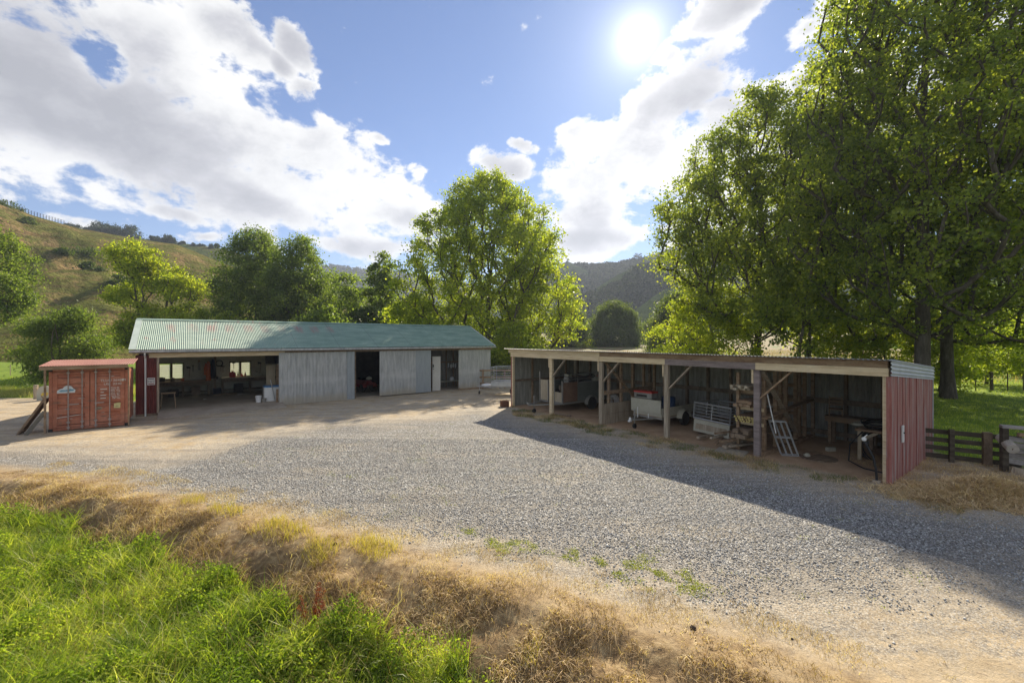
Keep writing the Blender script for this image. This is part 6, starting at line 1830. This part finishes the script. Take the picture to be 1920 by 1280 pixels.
def scatter(n, x0, x1, y0, y1, keep, clump=None, dens_pow=1.0):
    out = []
    tot = 0
    while tot < n:
        m = n * 2
        Y = y0 + (y1 - y0) * rng.uniform(0, 1, m) ** dens_pow
        X = rng.uniform(x0, x1, m)
        t = X / Y
        k = (np.abs(t) < 1.32) & keep(X, Y)
        if clump: k &= rng.uniform(0, 1, m) < clump(X, Y)
        out.append(np.stack([X[k], Y[k]], 1)); tot += k.sum()
        if len(out) > 40: break
    P = np.concatenate(out)[:n]
    return P[:, 0], P[:, 1]

# lush bank, lower left
gk = lambda x, y: (green_s(x, y) + (fbm(x, y, 1.6, 3, 31) - .5) * .8 > 0.0)
X, Y = scatter(34000, -14, 1.2, 3.4, 12.0, gk, lambda x, y: np.clip(fbm(x, y, 1.3, 3, 40) * 2.6 - .7, .05, 1), 1.15)
hn = fbm(X, Y, 0.8, 3, 44)
blades('long_grass', X, Y, rng.uniform(.14, .50, len(X)) * np.clip(0.1 + 1.8 * hn, .3, 1.5), rng.uniform(.007, .017, len(X)), 1.2, G1, 'lush green grass filling the ditch at the lower left')
def herbs(name, n, region, hmax, size, mat, label, cl=None, box=(-14, 1.5, 3.4, 12), dp=1.2):
    X, Y = scatter(n, *box, region, cl, dp)
    top = hmax * np.clip(fbm(X, Y, 1.9, 3, 61) * 2.2 - .45, .08, 1)
    Z = gz(X, Y) + top * rng.uniform(0, 1, len(X)) ** .6
    C = np.stack([X, Y, Z], 1)
    o = np_mesh(name, leaf_quads(C, size, .6, .7), 4, mat)
    return tag(o, label, 'weeds', kind='stuff')
herbs('leafy_weeds', 110000, gk, .40, .040, G2, 'soft leafy weeds growing through the ditch grass', lambda x, y: np.clip(fbm(x, y, .9, 3, 70) * 3 - .9, .03, 1))
# short sprigs along the edge of the yard gravel
EDGE = [px(850, 1000), px(960, 1018), px(1080, 1045), px(1200, 1070), px(1300, 1095)]
def near_edge(x, y):
    d = np.full(np.shape(x), 9.0)
    for (ax, ay), (bx, by) in zip(EDGE[:-1], EDGE[1:]):
        ex, ey = bx - ax, by - ay
        t = np.clip(((x - ax) * ex + (y - ay) * ey) / (ex * ex + ey * ey), 0, 1)
        d = np.minimum(d, np.hypot(x - ax - t * ex, y - ay - t * ey))
    return (d + (fbm(x, y, 1.8, 3, 77) - .5) * 1.1 + rng.normal(size=np.shape(x)) * .12 < .12)
herbs('yard_weeds', 5200, near_edge, .05, .020, leaf_mat('small yard weeds', (0.13, 0.17, 0.02), (0.24, 0.27, 0.035), (0.36, 0.36, 0.06), .45, .6), 'thin line of low weeds along the gravel edge', lambda x, y: np.clip(fbm(x, y, 5, 2, 80) * 4 - 1.9, 0, 1), box=(-3, 4, 4.5, 8.5), dp=1)
sparse = lambda x, y: (grv(x, y) > -.6) & (bank_s(x, y) < -.2)
herbs('yard_weeds', 2600, sparse, .05, .020, bpy.data.materials['small yard weeds'], 'scattered tiny weeds in the gravel yard', lambda x, y: np.clip(fbm(x, y, 2.6, 3, 85) * 14 - 9.6, 0, 1), box=(-8, 9, 5, 18), dp=1.4)
# shaded verge grass at the open shed and along the shed feet
def verge(x, y):
    lx = (x - O0[0]) * .603 - (y - O0[1]) * .798; ly = (x - O0[0]) * .798 + (y - O0[1]) * .603
    return (ly > -1.5 + (fbm(x, y, 1, 2, 90) - .5)) & (ly < -.02) & (lx > -.3) & (lx < 16.5)
X, Y = scatter(9000, 0, 11, 8, 23, verge, lambda x, y: np.clip(fbm(x, y, 1.4, 3, 91) * 7 - 3.6, 0, 1))
blades('verge_grass', X, Y, rng.uniform(.03, .11, len(X)), rng.uniform(.004, .008, len(X)), .9, leaf_mat('shade grass', (0.05, 0.08, 0.015), (0.10, 0.14, 0.03), (0.18, 0.18, 0.06), .4, .6), 'short patchy grass along the front of the open shed')
X, Y = scatter(13000, 0, 11, 8, 23, verge, lambda x, y: np.clip(fbm(x, y, 1.1, 3, 191) * 6 - 2.9, 0, 1))
blades('verge_straw', X, Y, rng.uniform(.04, .12, len(X)), rng.uniform(.003, .006, len(X)), 1.25, G3, 'brown straw litter along the front of the open shed')
# seed stalks over the ditch
X, Y = scatter(420, -12, 1.5, 3.4, 11.5, gk, None, 1.1)
blades('seed_stalks', X, Y, rng.uniform(.45, .75, len(X)), rng.uniform(.003, .006, len(X)), .55, G3, 'thin pale seed stalks standing over the ditch grass')
X, Y = scatter(5000, -14, 1.5, 3.4, 12, lambda x, y: gk(x, y) | ((green_s(x, y) > -.5) & (bank_s(x, y) > .2)), lambda x, y: np.clip(fbm(x, y, 1.2, 3, 47) * 5 - 2.2, .02, 1), 1.1)
blades('dead_grass', X, Y, rng.uniform(.15, .40, len(X)), rng.uniform(.004, .009, len(X)), 1.3, G3, 'bleached dead blades mixed through the ditch grass edge')
# dead grass on the bank
bk_ = lambda x, y: (bank_s(x, y) > -.35) & (green_s(x, y) < .25)
X, Y = scatter(40000, -13, 7, 2.9, 12.5, bk_, lambda x, y: np.clip(fbm(x, y, 2.2, 4, 95) * 9.0 - 4.2, .05, 1) * np.where(bank_s(x, y) < .1, .35, 1), 1.15)
blades('dead_grass', X, Y, rng.uniform(.04, .12, len(X)) * np.where(bank_s(X, Y) < .1, .55, 1), rng.uniform(.005, .012, len(X)), 2.0, G3, 'matted brown dead grass on the ditch bank')
X, Y = scatter(16000, -13, 9, 2.9, 13, lambda x, y: (bank_s(x, y) > -1.2) & (bank_s(x, y) < .1), lambda x, y: np.clip(fbm(x, y, 1.8, 3, 98) * 5 - 2.1, .02, 1), 1.1)
blades('straw_litter', X, Y, rng.uniform(.03, .10, len(X)), rng.uniform(.003, .006, len(X)), 1.4, G3, 'loose dry straw strewn over the dirt verge')
def near_list(pts, r):
    P = [px(a, b, -.08) for a, b in pts]
    def f(x, y):
        d = np.full(np.shape(x), 9.)
        for q, rr in zip(P, r): d = np.minimum(d, np.hypot(x - q[0], (y - q[1]) * 1.2) / rr)
        return d + (fbm(x, y, 2.2, 3, 99) - .5) * 2.6 + rng.normal(size=np.shape(x)) * .22 < .95
    return f
X, Y = scatter(2000, -8, 3, 4.5, 10, near_list([(440, 975), (505, 1005), (560, 1010), (700, 1045), (690, 1030), (605, 1045), (350, 950), (1000, 1215), (415, 970)], [.30, .34, .25, .30, .2, .28, .25, .22, .25]))
blades('yellow_tufts', X, Y, rng.uniform(.08, .22, len(X)), rng.uniform(.004, .008, len(X)), .7, G4, 'yellowing grass tufts on the top of the ditch bank')
# dry herb stalks: one red dock
xd, yd = px(583, 1190, -.45)
dk_ = thing('dock_weed', 'reddish seeded dock weed rising from the ditch', 'weed', (xd, yd, float(gz(xd, yd))))
mb = MB(); rr_ = random.Random(8)
for k in range(7):
    a = rr_.uniform(0, 6.28); h = rr_.uniform(.35, .6)
    mb.tube([(0, 0, 0), (.06 * math.cos(a), .06 * math.sin(a), h * .5), (.17 * math.cos(a), .17 * math.sin(a), h)], [.006, .005, .002], 5)
mb.build('stems', G5, dk_)
rs_ = np.random.default_rng(4)
tt = rs_.uniform(.35, 1, 1500); kk = rs_.integers(0, 7, 1500)
rr_ = random.Random(8); AH = [(rr_.uniform(0, 6.28), rr_.uniform(.35, .6)) for _ in range(7)]
aa = np.array([AH[k][0] for k in kk]); hh = np.array([AH[k][1] for k in kk])
C = np.stack([.17 * np.cos(aa) * tt ** 1.4, .17 * np.sin(aa) * tt ** 1.4, hh * tt], 1) + rs_.normal(size=(1500, 3)) * .016
np_mesh('seed_heads', leaf_quads(C, .016, .7, 0), 4, G5, dk_)
# straw pile at the right, by the ramp
xh, yh = px(1850, 925)
hpile = thing('hay_heap', 'flattened heap of brown hay on the dirt below the rail fence', 'hay heap', (xh, yh, float(gz(xh, yh))))
def heap_z(x, y): return .30 * np.exp(-((x / .75) ** 2 + (y / .5) ** 2)) + .13 * np.exp(-(((x + .9) / .8) ** 2 + ((y + .25) / .5) ** 2)) + .10 * np.exp(-(((x - 1.0) / .7) ** 2 + ((y + .3) / .5) ** 2))
gxx, gyy = np.meshgrid(np.linspace(-2.2, 2.2, 60), np.linspace(-1.5, 1.3, 40))
zz = heap_z(gxx, gyy) * (0.55 + .9 * fbm(gxx, gyy, 5, 3, 7)) - .045
Vh = np.stack([gxx, gyy, zz], -1).reshape(-1, 3); I = np.arange(2400).reshape(40, 60)
np_mesh_idx('core', Vh, np.stack([I[:-1, :-1], I[:-1, 1:], I[1:, 1:], I[1:, :-1]], -1).reshape(-1, 4), surf('hay core', [(0.24, 0.15, 0.08), (0.40, 0.27, 0.15)], 12, .95, bump=.8), hpile, smooth=True)
n = 22000
x = rng.normal(size=n) * 1.1; y = rng.normal(size=n) * .6 - .1
k = heap_z(x, y) + (fbm(x, y, 2.5, 3, 55) - .5) * .12 > .006; x, y = x[k], y[k]; n = len(x)
th = rng.uniform(0, 6.28, n); L = rng.uniform(.05, .16, n); dz = rng.normal(size=n) * .04
c = np.stack([x, y, heap_z(x, y) * .98 + rng.uniform(0, .035, n)], 1)
d = np.stack([np.cos(th) * L, np.sin(th) * L, dz], 1); w = np.stack([-np.sin(th), np.cos(th), 0.2 + 0 * th], 1) * .004
np_mesh('straws', np.stack([c - d - w, c + d - w, c + d + w, c - d + w], 1), 4, leaf_mat('hay straw', (0.36, 0.24, 0.13), (0.60, 0.44, 0.26), (0.78, 0.64, 0.42), .2, .7), hpile)
# litter on the dirt at the right
lit = lambda x, y: (y > 8) & (y < 13) & (x > 9.8) & (fld(x, y) < 0) & (grv(x, y) < -.1)
X, Y = scatter(9000, 9.5, 17, 8.2, 13, lit, lambda x, y: np.clip(fbm(x, y, 1.5, 3, 120) * 4 - 1.5, .05, 1))
blades('straw_litter', X, Y, rng.uniform(.04, .13, len(X)), rng.uniform(.003, .006, len(X)), 1.4, G3, 'loose straw on the dirt between the red wall and the ramp')
# paddock grass where it is near enough to read
pk = lambda x, y: (fld(x, y) > .05)
X, Y = scatter(60000, 11, 42, 11.5, 38, pk, None, 1.3)
blades('lawn_grass', X, Y, rng.uniform(.05, .12, len(X)) * (.6 + fbm(X, Y, .5, 3, 130)), rng.uniform(.010, .020, len(X)), .8, G1, 'mown green grass on the lawn right of the sheds', seg=2)
X, Y = scatter(26000, -46, -21, 22, 44, pk, None, 1.2)
blades('field_grass', X, Y, rng.uniform(.06, .22, len(X)) * (.4 + 1.2 * fbm(X, Y, .3, 3, 133)), rng.uniform(.014, .03, len(X)), .9, G1, 'green field grass beyond the container', seg=2)
X, Y = scatter(9000, -44, -24, 24, 31, lambda x, y: pk(x, y) & (fld(x, y) < 3.5 + 2 * fbm(x, y, .3, 2, 5)), None)
blades('seeding_grass', X, Y, rng.uniform(.2, .5, len(X)), rng.uniform(.008, .016, len(X)), .7, leaf_mat('seeding grass', (0.20, 0.20, 0.06), (0.34, 0.32, 0.12), (0.50, 0.44, 0.24), .45, .6), 'pale seeding grass along the field edge left of the container', seg=2)
X, Y = scatter(30000, -8, 60, 34, 75, lambda x, y: pk(x, y), None, 1.0)
blades('rank_grass', X, Y, rng.uniform(.15, .55, len(X)), rng.uniform(.02, .05, len(X)), .8, leaf_mat('rank grass', (0.13, 0.10, 0.045), (0.26, 0.19, 0.10), (0.36, 0.28, 0.16), .4, .7), 'rank brown grass of the field beyond the open shed', seg=2)

# crushed stone lying loose on the yard
n = 60000
def gkeep(x, y): return (grv(x, y) + (fbm(x, y, 1.5, 3, 5) - .5) * 2.2 + rng.normal(size=np.shape(x)) * .35 > .05)
X, Y = scatter(n, -9, 10, 4.6, 15, gkeep, None, 1.6)
n = len(X)
sz_ = rng.uniform(.007, .019, n) * (1 + .4 * (rng.uniform(0, 1, n) > .93))
base = np.array([[1, 0, 0], [0, 1, 0], [-1, 0, 0], [0, -1, 0], [0, 0, .7], [0, 0, -.7]])
V = base[None] * rng.uniform(.55, 1.25, (n, 6, 1)) * sz_[:, None, None]
a = rng.uniform(0, 6.28, n); b = rng.uniform(-.7, .7, n)
ca, sa, cb, sb = np.cos(a), np.sin(a), np.cos(b), np.sin(b)
x = V[..., 0] * ca[:, None] - V[..., 1] * sa[:, None]; y = V[..., 0] * sa[:, None] + V[..., 1] * ca[:, None]; z = V[..., 2]
y2 = y * cb[:, None] - z * sb[:, None]; z2 = y * sb[:, None] + z * cb[:, None]
V = np.stack([x + X[:, None], y2 + Y[:, None], z2 + (gz(X, Y) + sz_ * .35)[:, None]], -1)
Fo = np.array([[0, 1, 4], [1, 2, 4], [2, 3, 4], [3, 0, 4], [1, 0, 5], [2, 1, 5], [3, 2, 5], [0, 3, 5]])
Fa = (np.arange(n)[:, None, None] * 6 + Fo[None]).reshape(-1, 3)
def stone_mat():
    m, g, out = mat_new('crushed stone')
    b = g.n('ShaderNodeBsdfPrincipled'); g.t.links.new(b.outputs[0], out.inputs[0])
    r = g.n('ShaderNodeNewGeometry').outputs['Random Per Island']
    g.set(b.inputs['Base Color'], g.ramp(r, [(0, (0.16, 0.155, 0.15)), (.5, (0.36, 0.36, 0.355)), (.85, (0.50, 0.50, 0.48)), (1, (0.74, 0.73, 0.69))]))
    b.inputs['Roughness'].default_value = .6
    return m
tag(np_mesh_idx('crushed_stone', V.reshape(-1, 3), Fa, stone_mat()), 'loose grey crushed stone covering the yard', 'gravel', kind='stuff')
# a few dark clods on the dirt verge, lower right
for i, (a, b, s, lb) in enumerate([(1300, 1178, .035, 'largest dark clod on the dirt verge at the lower right'), (1326, 1167, .024, 'smaller dark clod just behind the largest one'), (1485, 1198, .02, 'small brown clod on the pale dirt at the lower right'), (628, 1020, .035, 'dark stone on the bank top left of the yellow tufts')]):
    X, Y, z = at(a, b)
    o = tag(MB().lathe([(s * .2, 0), (s, s * .2), (s * 1.05, s * .6), (s * .6, s * 1.05), (s * .1, s * 1.2)], 9).jitter(s * .18).build('dirt_clod', surf('clod', [(0.05, 0.035, 0.025), (0.11, 0.08, 0.055)], 30, .95, bump=.6), None), lb, 'clod')
    o.location = (X, Y, z - .008)
# ------------------------------------------------------------------ air between here and the far hills
m = bpy.data.materials.new('haze air'); m.use_nodes = True
g = NT(m.node_tree); out = g.n('ShaderNodeOutputMaterial')
v = g.n('ShaderNodeVolumePrincipled')
v.inputs['Density'].default_value = 0.00034
v.inputs['Color'].default_value = (0.68, 0.78, 1.0, 1)
v.inputs['Anisotropy'].default_value = 0.3
g.t.links.new(v.outputs[0], out.inputs['Volume'])
hz = MB().box(-1330, 1330, -330, 1420, -40, 260).build('haze', m)
tag(hz, 'thin pale air haze over the valley', 'haze', kind='stuff')
